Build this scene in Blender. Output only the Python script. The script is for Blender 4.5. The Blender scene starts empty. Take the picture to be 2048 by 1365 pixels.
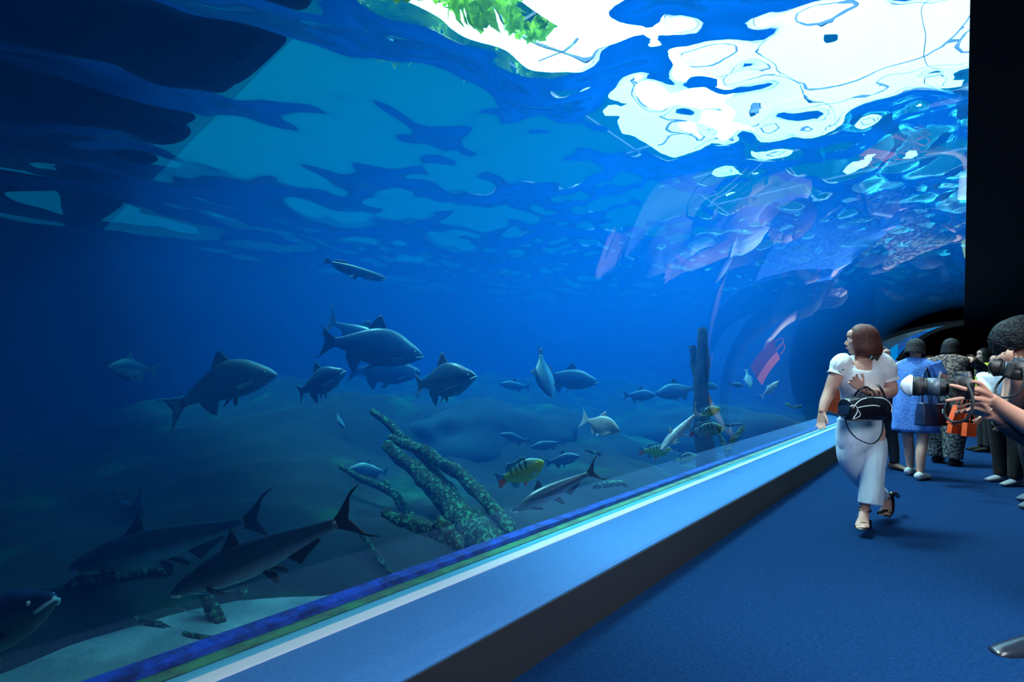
import bpy, bmesh, math, random
from mathutils import Vector, Matrix, noise
random.seed(7)
PI=math.pi
S=bpy.context.scene; COL=S.collection
# ------------------------------------------------------------------ camera, world, lights, exposure
FPX=1000.0; VPX=1926.0; HY=752.0; HC=1.22
TH=math.atan2(VPX-1024,FPX); SN,CS=math.sin(TH),math.cos(TH)
RV=Vector((CS,SN,0)); FV=Vector((-SN,CS,0)); CAM=Vector((0,0,HC))
cam=bpy.data.cameras.new('camera'); co=bpy.data.objects.new('camera',cam); COL.objects.link(co)
cam.sensor_width=36; cam.lens=36*FPX/2048; cam.shift_y=(HY-682.5)/2048
co.location=CAM; co.rotation_euler=(PI/2,0,TH); S.camera=co; cam.clip_end=200
S.view_settings.view_transform='Standard'; S.view_settings.look='None'
S.view_settings.gamma=1; S.view_settings.use_curve_mapping=False; S.view_settings.exposure=0.0
cy=S.cycles
cy.use_denoising=True; cy.max_bounces=10; cy.transparent_max_bounces=16; cy.volume_bounces=1
cy.diffuse_bounces=2; cy.glossy_bounces=4; cy.transmission_bounces=6; cy.caustics_reflective=False; cy.caustics_refractive=False
cy.sample_clamp_indirect=4; cy.sample_clamp_direct=0
w=bpy.data.worlds.new('world'); S.world=w; w.use_nodes=True
w.node_tree.nodes['Background'].inputs[0].default_value=(.0,.55,1,1); w.node_tree.nodes['Background'].inputs[1].default_value=0.50
def area(name,loc,size,energy,color,rot=(0,0,0)):
    l=bpy.data.lights.new(name,'AREA'); l.shape='RECTANGLE'; l.size,l.size_y=size; l.energy=energy; l.color=color
    o=bpy.data.objects.new(name,l); COL.objects.link(o); o.location=loc; o.rotation_euler=rot; return o
area('skylight',(-2.4,14.0,7.4),(11.8,20.0),4900,(.93,.97,1))
sl=bpy.data.lights.new('sun','SUN'); sl.energy=15; sl.angle=math.radians(14); sl.color=(1,.98,.95)
so=bpy.data.objects.new('sun',sl); COL.objects.link(so); so.rotation_euler=(Vector((-.35,-.10,1))).to_track_quat('Z','Y').to_euler()
area('added_corridor_key',(1.0,1.6,2.22),(.8,3.0),150,(.80,.90,1))  # unseen lamp, added as a white key on the walkway and people
area('added_fish_fill',(-2.7,6.0,4.4),(.5,5.0),330,(1,1,1))  # unseen lamp added above the water to brighten fish near the glass
# ------------------------------------------------------------------ helpers
def P(px,py,fwd):                 # the point at distance fwd in front of the lens that a photo pixel shows
    return CAM+FV*fwd+RV*((px-1024)/FPX*fwd)+Vector((0,0,(HY-py)/FPX*fwd))
def lin(c): 
    f=lambda v: v/12.92 if v<=.04045 else ((v+.055)/1.055)**2.4
    return tuple(f(v/255) for v in c)+(1,)
MATS={}
def mat(name,c,rough=.6,metal=0,spec=.5,noise_c=None,scale=8,bump=0,bscale=None,emit=0,alpha=1,coat=0,detail=4,lo=.4,hi=.6):
    if name in MATS: return MATS[name]
    m=bpy.data.materials.new(name); m.use_nodes=True; nt=m.node_tree; b=nt.nodes['Principled BSDF']; MATS[name]=m
    b.inputs['Base Color'].default_value=lin(c); b.inputs['Roughness'].default_value=rough; b.inputs['Metallic'].default_value=metal
    b.inputs['Specular IOR Level'].default_value=spec; b.inputs['Coat Weight'].default_value=coat; b.inputs['Alpha'].default_value=alpha
    tc=None
    if noise_c is not None or bump:
        tc=nt.nodes.new('ShaderNodeTexCoord')
    if noise_c is not None:
        n=nt.nodes.new('ShaderNodeTexNoise'); n.inputs['Scale'].default_value=scale; n.inputs['Detail'].default_value=detail
        nt.links.new(tc.outputs['Object'],n.inputs['Vector'])
        r=nt.nodes.new('ShaderNodeValToRGB'); r.color_ramp.elements[0].position=lo; r.color_ramp.elements[1].position=hi
        r.color_ramp.elements[0].color=lin(c); r.color_ramp.elements[1].color=lin(noise_c)
        nt.links.new(n.outputs['Fac'],r.inputs[0]); nt.links.new(r.outputs[0],b.inputs['Base Color'])
    if bump:
        n=nt.nodes.new('ShaderNodeTexNoise'); n.inputs['Scale'].default_value=bscale or scale*3; n.inputs['Detail'].default_value=3
        nt.links.new(tc.outputs['Object'],n.inputs['Vector'])
        bp=nt.nodes.new('ShaderNodeBump'); bp.inputs['Strength'].default_value=bump; bp.inputs['Distance'].default_value=.02
        nt.links.new(n.outputs['Fac'],bp.inputs['Height']); nt.links.new(bp.outputs[0],b.inputs['Normal'])
    if emit: b.inputs['Emission Color'].default_value=lin(c); b.inputs['Emission Strength'].default_value=emit
    return m
def setp(o,label=None,cat=None,group=None,kind=None):
    if label: o['label']=label
    if cat: o['category']=cat
    if group: o['group']=group
    if kind: o['kind']=kind
    return o
def mesh(name,verts,faces,m=None,parent=None,smooth=True,loc=None):
    me=bpy.data.meshes.new(name); me.from_pydata([tuple(v) for v in verts],[],faces); me.update()
    if smooth: me.polygons.foreach_set('use_smooth',[True]*len(me.polygons))
    if m: me.materials.append(m)
    o=bpy.data.objects.new(name,me); COL.objects.link(o)
    if parent: o.parent=parent
    if loc is not None: o.location=loc
    return o
def empty(name,loc=(0,0,0),rot=(0,0,0)):
    o=bpy.data.objects.new(name,None); COL.objects.link(o); o.location=loc; o.rotation_euler=rot; o.empty_display_size=.1; return o
def box(name,a,b,m=None,parent=None):
    x0,y0,z0=a; x1,y1,z1=b
    v=[(x,y,z) for x in (x0,x1) for y in (y0,y1) for z in (z0,z1)]
    f=[(0,1,3,2),(4,6,7,5),(0,4,5,1),(2,3,7,6),(0,2,6,4),(1,5,7,3)]
    return mesh(name,v,f,m,parent,False)
def prism(name,prof,y0,y1,m=None,parent=None,smooth=False):   # a cross-section in XZ run along Y
    n=len(prof); v=[(x,y0,z) for x,z in prof]+[(x,y1,z) for x,z in prof]
    f=[(i,(i+1)%n,n+(i+1)%n,n+i) for i in range(n)]+[tuple(range(n))[::-1],tuple(range(n,2*n))]
    return mesh(name,v,f,m,parent,smooth)
# ------------------------------------------------------------------ the setting
GX,GZ,GR=.12,.35,1.93; ZS=3.4; Y0,Y1=-5.0,18.0; YM=13.4; PX,PZ,PR=.12,.98,1.30
def arc(r,a0,a1,n=40): return [(GX-r*math.cos(a0+(a1-a0)*i/n),GZ+r*math.sin(a0+(a1-a0)*i/n)) for i in range(n+1)]
A0=math.asin((.27-GZ)/GR); A1=math.acos((GX-.015)/GR)
# acrylic pane: clear sheet that mirrors at a glance
def acrylic():
    m=bpy.data.materials.new('acrylic'); m.use_nodes=True; nt=m.node_tree; nt.nodes.clear()
    out=nt.nodes.new('ShaderNodeOutputMaterial'); mx=nt.nodes.new('ShaderNodeMixShader'); t=nt.nodes.new('ShaderNodeBsdfTransparent'); g=nt.nodes.new('ShaderNodeBsdfGlossy')
    g.inputs['Roughness'].default_value=0.0; t.inputs[0].default_value=(.97,.985,1,1)
    lw=nt.nodes.new('ShaderNodeFresnel'); lw.inputs[0].default_value=1.49
    mt=nt.nodes.new('ShaderNodeMath'); mt.operation='MULTIPLY'; mt.inputs[1].default_value=1.75; mt.use_clamp=True
    nt.links.new(lw.outputs[0],mt.inputs[0]); nt.links.new(mt.outputs[0],mx.inputs[0]); nt.links.new(t.outputs[0],mx.inputs[1]); nt.links.new(g.outputs[0],mx.inputs[2]); nt.links.new(mx.outputs[0],out.inputs[0]); return m
ac=arc(GR,A0,A1,64); n=len(ac)
v=[]; f=[]
for j,y in enumerate([Y0,YM]): v+=[(x,y,z) for x,z in ac]
f=[(i,n+i,n+i+1,i+1) for i in range(n-1)]
pane=setp(mesh('window_1',v,f,acrylic()),'curved clear acrylic aquarium wall arching over the walkway',kind='structure')
# make sure normals point to the corridor
me=pane.data
if me.polygons[10].normal.dot(Vector((1,0,-.5)))<0: me.flip_normals()
# water: one closed body, waves on top
def watermat():
    m=bpy.data.materials.new('water'); m.use_nodes=True; nt=m.node_tree; nt.nodes.clear(); N=nt.nodes.new; L=nt.links.new
    out=N('ShaderNodeOutputMaterial'); tr=N('ShaderNodeBsdfTransparent'); gl=N('ShaderNodeBsdfGlossy'); gl.inputs['Roughness'].default_value=0; gl.inputs[0].default_value=(.95,.97,1,1)
    rf=N('ShaderNodeBsdfRefraction'); rf.inputs['Roughness'].default_value=0; rf.inputs['IOR'].default_value=1.08
    t2=N('ShaderNodeBsdfTransparent'); half=N('ShaderNodeMixShader'); half.inputs[0].default_value=.6
    L(t2.outputs[0],half.inputs[1]); L(rf.outputs[0],half.inputs[2])
    fr=N('ShaderNodeFresnel'); fr.inputs[0].default_value=1.095
    mx=N('ShaderNodeMixShader'); L(fr.outputs[0],mx.inputs[0]); L(half.outputs[0],mx.inputs[1]); L(gl.outputs[0],mx.inputs[2])
    g=N('ShaderNodeNewGeometry'); sx=N('ShaderNodeSeparateXYZ'); L(g.outputs['Position'],sx.inputs[0])
    gt=N('ShaderNodeMath'); gt.operation='GREATER_THAN'; gt.inputs[1].default_value=3.0; L(sx.outputs[2],gt.inputs[0])
    m2=N('ShaderNodeMixShader'); L(gt.outputs[0],m2.inputs[0]); L(tr.outputs[0],m2.inputs[1]); L(mx.outputs[0],m2.inputs[2]); L(m2.outputs[0],out.inputs[0])
    sc=N('ShaderNodeVolumeScatter'); sc.inputs['Color'].default_value=(0,.235,1,1); sc.inputs['Density'].default_value=.078; sc.inputs['Anisotropy'].default_value=.2
    ab=N('ShaderNodeVolumeAbsorption'); ab.inputs['Color'].default_value=(0,.73,.872,1); ab.inputs['Density'].default_value=.46
    ad=N('ShaderNodeAddShader'); L(sc.outputs[0],ad.inputs[0]); L(ab.outputs[0],ad.inputs[1]); L(ad.outputs[0],out.inputs['Volume'])
    return m
WX0,WX1=-13.0,3.0
def wave(x,y):
    a=noise.noise(Vector((x*.55,y*.38,1.7)))*.25+noise.noise(Vector((x*1.5,y*.95,5.1)))*.15
    far=min(1,max(0,(y-2.5)/5))
    a+=noise.noise(Vector((x*4.2,y*3.0,9.)))*.050*(.40+1.2*far)+noise.noise(Vector((x*9,y*8,3.)))*.016*far
    e=min((x-WX0)/.8,(WX1-x)/.8,(y-Y0)/.8,(Y1-y)/.8,1); return a*max(0,e)
def water():
    nx,ny=260,380; v=[]; f=[]
    for j in range(ny+1):
        for i in range(nx+1):
            x=WX0+(WX1-WX0)*i/nx; y=Y0+(Y1-Y0)*j/ny; v.append((x,y,ZS+wave(x,y)))
    for j in range(ny):
        for i in range(nx):
            k=j*(nx+1)+i; f.append((k,k+1,k+nx+2,k+nx+1))
    b=len(v); tail_=[(WX1,2.31),(WX1,ZS),(WX0,ZS)]
    pr=[(WX0,-.6),(-1.86,-.6)]+arc(GR+.03,A0,A1,64)+[(.1,2.31)]+tail_
    p2=[(WX0,-.6),(PX-PR-.03,-.6)]+[(PX-(PR+.03)*math.cos(PI/2*q/64),PZ+(PR+.03)*math.sin(PI/2*q/64)) for q in range(65)]+[(.13,2.31)]+tail_; k=len(pr)
    for P_,y in ((pr,Y0),(pr,YM),(p2,YM),(p2,Y1)): v+=[(x,y,z) for x,z in P_]
    for q in range(3):
        for i in range(k):
            if i==k-2: continue        # the top is the wave grid
            j=(i+1)%k; f.append((b+q*k+i,b+(q+1)*k+i,b+(q+1)*k+j,b+q*k+j))
    f.append(tuple(b+i for i in range(k))); f.append(tuple(b+3*k+i for i in range(k))[::-1])
    return setp(mesh('water',v,f,watermat()),'blue aquarium water with a rippled surface seen from below',kind='structure')
water()
sand=mat('sand',(196,208,205),.9,noise_c=(150,165,165),scale=3,bump=.4,bscale=20)
v=[];f=[];nx,ny=90,110
for j in range(ny+1):
    for i in range(nx+1):
        x=-12.9+(12.9-1.9)*i/nx; y=Y0+.05+(Y1-Y0-.1)*j/ny; v.append((x,y,-.12+.10*noise.noise(Vector((x*.5,y*.5,0)))+.02*noise.noise(Vector((x*3,y*3,0)))))
for j in range(ny):
    for i in range(nx):
        k=j*(nx+1)+i; f.append((k,k+1,k+nx+2,k+nx+1))
setp(mesh('floor_1',v,f,sand),'pale rippled sand bed of the aquarium',kind='structure')
rockm=mat('tank_rock',(38,58,66),.9,noise_c=(22,40,52),scale=1.4,bump=.8,bscale=4)
def rockwall(name,x0,y0,x1,y1,z0,z1,amp,label):
    nx,ny=80,24; v=[];f=[]; d=Vector((x1-x0,y1-y0,0)); nn=Vector((-d.y,d.x,0)).normalized()
    for j in range(ny+1):
        for i in range(nx+1):
            p=Vector((x0,y0,z0))+d*(i/nx)+Vector((0,0,(z1-z0)*j/ny)); p+=nn*amp*noise.fractal(p*.7,1,2,4); v.append(p)
    for j in range(ny):
        for i in range(nx):
            k=j*(nx+1)+i; f.append((k,k+1,k+nx+2,k+nx+1))
    return setp(mesh(name,v,f,rockm),label,kind='structure')
rockwall('wall_back',-12.4,Y0+.1,-12.4,Y1-.1,-.5,3.9,.35,'dark blue rock wall at the back of the aquarium')
rockwall('wall_left',-12.4,Y0+.4,-1.9,Y0+.4,-.5,3.9,.2,'dark rock wall at the near end of the aquarium')
rockwall('wall_far',-1.9,Y1-.3,-12.4,Y1-.3,-.5,3.9,.3,'dark rock wall at the far end of the aquarium')
black=mat('black_paint',(9,9,12),.8,spec=.2)
slab=setp(box('shade_slab',(-13.5,Y0-.5,4.3),(3.2,1.6,4.5),mat('slab_blue',(14,44,84),.7)),'dark deck above the near half of the tank',kind='structure')  # unseen blocker, added to keep the left of the tank dark
setp(box('light_baffle',(-13.5,1.45,3.62),(-1.0,1.6,4.3),black),'dark baffle added under the deck just above the water',kind='structure')  # unseen baffle, added to cut low-angle skylight into the left water
setp(box('ceiling_1',(.015,Y0,2.27),(3.2,Y1+8,2.30),black),'flat black ceiling beside the glass arch',kind='structure')
setp(box('wall_right',(3.0,Y0,0),(3.15,Y1+8,2.3),black),'black corridor wall opposite the tank',kind='structure')
setp(box('wall_back_corridor',(-1.8,Y0-.15,0),(3.15,Y0,2.3),black),'black wall behind the viewer',kind='structure')
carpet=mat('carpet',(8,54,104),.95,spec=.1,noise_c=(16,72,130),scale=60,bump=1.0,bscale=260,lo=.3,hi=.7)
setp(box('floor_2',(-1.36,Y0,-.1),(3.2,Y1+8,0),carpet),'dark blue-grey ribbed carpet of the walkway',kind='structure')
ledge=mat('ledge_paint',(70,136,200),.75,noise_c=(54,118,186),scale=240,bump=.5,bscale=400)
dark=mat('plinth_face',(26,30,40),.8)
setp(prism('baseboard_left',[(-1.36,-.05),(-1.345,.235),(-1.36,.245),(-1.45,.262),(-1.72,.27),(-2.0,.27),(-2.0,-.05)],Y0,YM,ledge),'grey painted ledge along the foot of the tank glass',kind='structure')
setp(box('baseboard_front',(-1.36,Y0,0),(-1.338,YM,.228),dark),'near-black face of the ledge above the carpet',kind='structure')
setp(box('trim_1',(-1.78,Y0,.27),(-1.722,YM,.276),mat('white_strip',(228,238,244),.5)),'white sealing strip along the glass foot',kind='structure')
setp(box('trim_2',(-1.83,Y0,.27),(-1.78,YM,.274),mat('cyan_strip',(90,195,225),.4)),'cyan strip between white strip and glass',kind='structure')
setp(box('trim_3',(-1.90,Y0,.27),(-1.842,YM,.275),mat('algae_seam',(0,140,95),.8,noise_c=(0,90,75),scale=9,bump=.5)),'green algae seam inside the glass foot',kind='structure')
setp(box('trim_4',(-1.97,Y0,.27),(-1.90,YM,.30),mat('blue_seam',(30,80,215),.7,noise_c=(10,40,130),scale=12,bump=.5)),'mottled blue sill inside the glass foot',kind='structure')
# far end: black tunnel entered through a lower arch, clear panel around it
parc=lambda r,n=40: [(PX-r*math.cos(PI/2*q/n),PZ+r*math.sin(PI/2*q/n)) for q in range(n+1)]
a_=arc(GR,A0,A1,40); b_=parc(PR,40); n=41
v=[(x,YM,z) for x,z in a_]+[(x,YM,z) for x,z in b_]; f=[(i,i+1,n+i+1,n+i) for i in range(n-1)]
setp(mesh('window_2',v,f,pane.data.materials[0],smooth=False),'clear acrylic panel around the tunnel mouth',kind='structure')
setp(prism('wall_tunnel',[(PX-PR-.02,0)]+parc(PR+.02)+[(3.2,2.3),(3.2,2.2)]+parc(PR-.06)[::-1]+[(PX-PR+.06,0)],YM,Y1+8,black),'black arched lining of the tunnel beyond the tank',kind='structure')
setp(box('wall_base',(-1.85,YM,0),(PX-PR+.06,YM+.1,.95),black),'black foot of the tunnel mouth',kind='structure')
setp(box('wall_far_corridor',(-2,Y1+8,0),(3.2,Y1+8.2,3),black),'black end of the tunnel',kind='structure')
setp(mesh('trim_5',*(lambda A,B,m:([(x,YM-.02,z) for x,z in A]+[(x,YM-.02,z) for x,z in B],[(i,i+1,m+i+1,m+i) for i in range(m-1)]))(parc(PR+.015),parc(PR-.05),41),black),'dark rim of the tunnel mouth',kind='structure')
# rocky bank rising behind the sand
def bank():
    nx,ny=110,170; v=[];f=[]
    for j in range(ny+1):
        for i in range(nx+1):
            x=-3.0-9.3*i/nx; y=Y0+.2+(Y1-Y0-.5)*j/ny
            q0=min(1,max(0,(y-1.7)/1.3)); x0=x+.18*noise.noise(Vector((y*.9,0,4)))+q0*q0*(3-2*q0)*.90*max(0,1-(-3.0-x)/3)
            d=-3.0-x; q=min(1,max(.0,(y+.2)/4)); h=-.16+.25*min(1,d/.5)+.95*q*min(1,max(0,(d-.8)/3.6))+(.36*q*noise.fractal(Vector((x*.45,y*.45,2)),1,2,4)+.10*noise.noise(Vector((x*2,y*2,6))))*min(1,d/.8)
            v.append((x0,y,h))
    for j in range(ny):
        for i in range(nx):
            k=j*(nx+1)+i; f.append((k,k+nx+1,k+nx+2,k+1))
    bm=mat('bank_rock',(8,13,20),.9,noise_c=(40,105,70),scale=1.1,bump=.8,bscale=7,lo=.56,hi=.74,detail=8)
    return setp(mesh('floor_3',v,f,bm),'dark algae-grown rock bank behind the sand',kind='structure')
bank()
def rot_to(xa,za):
    xa=xa.normalized(); ya=za.cross(xa).normalized(); za=xa.cross(ya)
    return Matrix((xa,ya,za)).transposed().to_4x4()
# ------------------------------------------------------------------ fish
def interp(tab,t):
    for (a,va),(b,vb) in zip(tab,tab[1:]):
        if t<=b:
            u=(t-a)/(b-a); u=u*u*(3-2*u) if len(tab)<4 else u
            return va+(vb-va)*u
    return tab[-1][1]
def smooth_tab(tab,n=60):
    import bisect
    xs=[a for a,_ in tab]; ys=[b for _,b in tab]; m=[]
    for i in range(len(xs)):
        if i==0: m.append((ys[1]-ys[0])/(xs[1]-xs[0]))
        elif i==len(xs)-1: m.append((ys[-1]-ys[-2])/(xs[-1]-xs[-2]))
        else: m.append((ys[i+1]-ys[i-1])/(xs[i+1]-xs[i-1]))
    def F(t):
        t=min(max(t,xs[0]),xs[-1]); i=min(len(xs)-2,max(0,bisect.bisect_right(xs,t)-1)); h=xs[i+1]-xs[i]; u=(t-xs[i])/h
        return (2*u**3-3*u*u+1)*ys[i]+(u**3-2*u*u+u)*h*m[i]+(-2*u**3+3*u*u)*ys[i+1]+(u**3-u*u)*h*m[i+1]
    return F
def fishmat(name,back,side,belly,spots=None,rough=.35,zspan=.10):
    if name in MATS: return MATS[name]
    m=bpy.data.materials.new(name); m.use_nodes=True; nt=m.node_tree; b=nt.nodes['Principled BSDF']; N=nt.nodes.new; L=nt.links.new; MATS[name]=m
    b.inputs['Roughness'].default_value=rough; b.inputs['Specular IOR Level'].default_value=.6
    tc=N('ShaderNodeTexCoord'); sp=N('ShaderNodeSeparateXYZ'); L(tc.outputs['Object'],sp.inputs[0])
    mr=N('ShaderNodeMapRange'); mr.inputs[1].default_value=-zspan; mr.inputs[2].default_value=zspan; L(sp.outputs[2],mr.inputs[0])
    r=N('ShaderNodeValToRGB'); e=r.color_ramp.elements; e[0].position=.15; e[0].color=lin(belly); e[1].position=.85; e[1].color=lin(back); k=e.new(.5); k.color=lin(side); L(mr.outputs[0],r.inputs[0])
    col=r.outputs[0]
    n=N('ShaderNodeTexNoise'); n.inputs['Scale'].default_value=14; n.inputs['Detail'].default_value=5; L(tc.outputs['Object'],n.inputs['Vector'])
    if spots=='bands':
        sn=N('ShaderNodeMath'); sn.operation='SINE'; ml=N('ShaderNodeMath'); ml.operation='MULTIPLY_ADD'; ml.inputs[1].default_value=60; L(sp.outputs[0],ml.inputs[0]); 
        nm=N('ShaderNodeMath'); nm.operation='MULTIPLY'; nm.inputs[1].default_value=5; L(n.outputs['Fac'],nm.inputs[0]); L(nm.outputs[0],ml.inputs[2]); L(ml.outputs[0],sn.inputs[0])
        zz=N('ShaderNodeMath'); zz.operation='MULTIPLY_ADD'; zz.inputs[1].default_value=6; zz.inputs[2].default_value=-.55; L(sp.outputs[2],zz.inputs[0])
        ad=N('ShaderNodeMath'); ad.operation='ADD'; L(sn.outputs[0],ad.inputs[0]); L(zz.outputs[0],ad.inputs[1])
        g=N('ShaderNodeMapRange'); g.inputs[1].default_value=0; g.inputs[2].default_value=.35; L(ad.outputs[0],g.inputs[0])
        xm=N('ShaderNodeMath'); xm.operation='GREATER_THAN'; xm.inputs[1].default_value=-.74; L(sp.outputs[0],xm.inputs[0])
        x2=N('ShaderNodeMath'); x2.operation='LESS_THAN'; x2.inputs[1].default_value=-.26; L(sp.outputs[0],x2.inputs[0])
        a1=N('ShaderNodeMath'); a1.operation='MULTIPLY'; L(xm.outputs[0],a1.inputs[0]); L(x2.outputs[0],a1.inputs[1])
        a2=N('ShaderNodeMath'); a2.operation='MULTIPLY'; L(a1.outputs[0],a2.inputs[0]); L(g.outputs[0],a2.inputs[1])
        mx=N('ShaderNodeMixRGB'); L(a2.outputs[0],mx.inputs[0]); L(col,mx.inputs[1]); mx.inputs[2].default_value=lin((15,50,55)); col=mx.outputs[0]
    elif spots=='speckle':
        v=N('ShaderNodeTexVoronoi'); v.inputs['Scale'].default_value=38; L(tc.outputs['Object'],v.inputs['Vector'])
        g=N('ShaderNodeMapRange'); g.inputs[1].default_value=.30; g.inputs[2].default_value=.2; L(v.outputs['Distance'],g.inputs[0])
        gg=N('ShaderNodeMath'); gg.operation='MULTIPLY'; gz=N('ShaderNodeMapRange'); gz.inputs[1].default_value=0; gz.inputs[2].default_value=.03; L(sp.outputs[2],gz.inputs[0]); L(g.outputs[0],gg.inputs[0]); L(gz.outputs[0],gg.inputs[1])
        mx=N('ShaderNodeMixRGB'); L(gg.outputs[0],mx.inputs[0]); L(col,mx.inputs[1]); mx.inputs[2].default_value=lin((60,75,90)); col=mx.outputs[0]
    elif spots=='scales':
        v=N('ShaderNodeTexVoronoi'); v.inputs['Scale'].default_value=46; L(tc.outputs['Object'],v.inputs['Vector'])
        g=N('ShaderNodeMapRange'); g.inputs[1].default_value=.1; g.inputs[2].default_value=.75; g.inputs[3].default_value=1.0; g.inputs[4].default_value=.72; L(v.outputs['Distance'],g.inputs[0])
        mx=N('ShaderNodeMixRGB'); mx.blend_type='MULTIPLY'; mx.inputs[0].default_value=1; L(col,mx.inputs[1]); L(g.outputs[0],mx.inputs[2]); col=mx.outputs[0]
    mx=N('ShaderNodeMixRGB'); mx.blend_type='MULTIPLY'; mx.inputs[0].default_value=.35; L(col,mx.inputs[1]); L(n.outputs['Fac'],mx.inputs[2]); col=mx.outputs[0]
    L(col,b.inputs['Base Color']); return m
SP={}
# contour tables run from nose (0) to tail root (.80) in body lengths
SP['carp']=dict(top=[(0,.005),(.04,.035),(.12,.068),(.25,.115),(.4,.13),(.55,.105),(.7,.062),(.80,.036),(.84,.034)],
 bot=[(0,.02),(.04,.04),(.12,.075),(.25,.115),(.4,.13),(.55,.11),(.7,.06),(.80,.034),(.84,.032)],
 wid=[(0,.012),(.04,.036),(.12,.062),(.25,.078),(.4,.075),(.6,.05),(.75,.022),(.84,.010)],eye=(.075,.018,.011),
 dorsal=[(-.36,.125,-.43,.215),(-.42,.125,-.47,.20),(-.47,.118,-.50,.165),(-.53,.108,-.54,.125)],
 anal=[(-.56,-.10,-.62,-.19),(-.61,-.085,-.66,-.165),(-.66,-.07,-.70,-.11),(-.70,-.055,-.72,-.07)],
 tail=[(.16,.0),(.15,-.04),(.02,-.075),(-.0,-.085),(-.02,-.075),(-.15,-.04),(-.16,.0)],tl=(.84,1.0))
SP['catfish']=dict(top=[(0,.004),(.04,.028),(.12,.055),(.25,.085),(.4,.085),(.6,.06),(.75,.035),(.84,.024)],
 bot=[(0,.015),(.04,.03),(.12,.05),(.25,.078),(.4,.085),(.6,.055),(.75,.03),(.84,.022)],
 wid=[(0,.03),(.04,.055),(.12,.075),(.25,.08),(.4,.068),(.6,.042),(.75,.02),(.84,.010)],eye=(.055,-.004,.008),
 dorsal=[(-.27,.085,-.36,.17),(-.30,.086,-.37,.15),(-.33,.086,-.37,.115),(-.35,.085,-.37,.09)],
 anal=[(-.55,-.065,-.60,-.12),(-.61,-.055,-.65,-.09),(-.67,-.045,-.70,-.065),(-.72,-.035,-.74,-.045)],
 tail=[(.14,.02),(.12,-.04),(.04,-.08),(-.0,-.10),(-.04,-.08),(-.12,-.04),(-.14,.02)],tl=(.84,1.0))
SP['bass']=dict(top=[(0,.0),(.05,.045),(.13,.09),(.25,.135),(.38,.145),(.55,.125),(.7,.075),(.78,.058),(.82,.056)],
 bot=[(0,.03),(.05,.06),(.13,.10),(.25,.125),(.38,.13),(.55,.115),(.7,.065),(.78,.05),(.82,.05)],
 wid=[(0,.015),(.05,.04),(.13,.062),(.25,.07),(.4,.065),(.6,.045),(.75,.022),(.82,.012)],eye=(.13,.045,.018),
 dorsal=[(-.28,.13,-.30,.17),(-.36,.14,-.39,.195),(-.44,.135,-.46,.175),(-.52,.125,-.55,.17),(-.60,.105,-.66,.19),(-.68,.08,-.72,.15),(-.72,.07,-.74,.09)],
 anal=[(-.58,-.10,-.62,-.16),(-.63,-.09,-.68,-.16),(-.68,-.075,-.73,-.13),(-.71,-.065,-.73,-.085)],
 tail=[(.13,.02),(.11,-.02),(.06,-.035),(0,-.04),(-.06,-.035),(-.11,-.02),(-.13,.02)],tl=(.82,.99))
SP['deep']=dict(top=[(0,.005),(.04,.045),(.12,.11),(.25,.18),(.4,.20),(.55,.165),(.7,.08),(.78,.05),(.82,.048)],
 bot=[(0,.03),(.04,.06),(.12,.12),(.25,.18),(.4,.20),(.55,.165),(.7,.08),(.78,.045),(.82,.045)],
 wid=[(0,.015),(.05,.045),(.13,.07),(.25,.085),(.4,.08),(.6,.05),(.75,.022),(.82,.012)],eye=(.09,.02,.015),
 dorsal=[(-.36,.19,-.44,.30),(-.42,.195,-.48,.27),(-.48,.185,-.52,.22),(-.54,.165,-.56,.18)],
 anal=[(-.52,-.17,-.60,-.28),(-.58,-.15,-.64,-.22),(-.64,-.115,-.68,-.15),(-.70,-.08,-.72,-.09)],
 tail=[(.17,.03),(.13,-.02),(.05,-.05),(0,-.06),(-.05,-.05),(-.13,-.02),(-.17,.03)],tl=(.82,1.0))
SP['arowana']=dict(top=[(0,.03),(.05,.045),(.15,.055),(.3,.06),(.5,.058),(.7,.04),(.84,.022),(.88,.018)],
 bot=[(0,.0),(.05,.035),(.15,.06),(.3,.075),(.5,.07),(.7,.045),(.84,.022),(.88,.018)],
 wid=[(0,.01),(.05,.025),(.15,.035),(.3,.038),(.5,.035),(.7,.024),(.88,.008)],eye=(.06,.022,.011),
 dorsal=[(-.62,.045,-.64,.075),(-.70,.037,-.74,.075),(-.78,.03,-.82,.06),(-.84,.022,-.87,.035)],
 anal=[(-.52,-.068,-.54,-.10),(-.62,-.055,-.66,-.10),(-.74,-.036,-.79,-.075),(-.84,-.022,-.87,-.04)],
 tail=[(.05,-.02),(.04,-.01),(.02,0),(0,.0),(-.02,0),(-.04,-.01),(-.05,-.02)],tl=(.88,.99))
def sheet(rows,th):
    n=len(rows[0]); R=len(rows); v=[];f=[]
    for s in (1,-1):
        for j,row in enumerate(rows):
            t=th*(1-.85*j/(R-1)); nn=(row[-1]-row[0]).cross(rows[-1][n//2]-rows[0][n//2]); nn=nn.normalized() if nn.length>1e-9 else Vector((0,1,0))
            v+=[p+nn*t*s for p in row]
    o=R*n
    for j in range(R-1):
        for i in range(n-1):
            a=j*n+i; f.append((a,a+1,a+n+1,a+n)); f.append((o+a,o+a+n,o+a+n+1,o+a+1))
    for i in range(n-1):
        f.append((i,o+i,o+i+1,i+1)); a=(R-1)*n+i; f.append((a,a+1,o+a+1,o+a))
    for j in range(R-1):
        a=j*n; f.append((a,a+n,o+a+n,o+a)); a=j*n+n-1; f.append((a,o+a,o+a+n,a+n))
    return v,f
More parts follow.
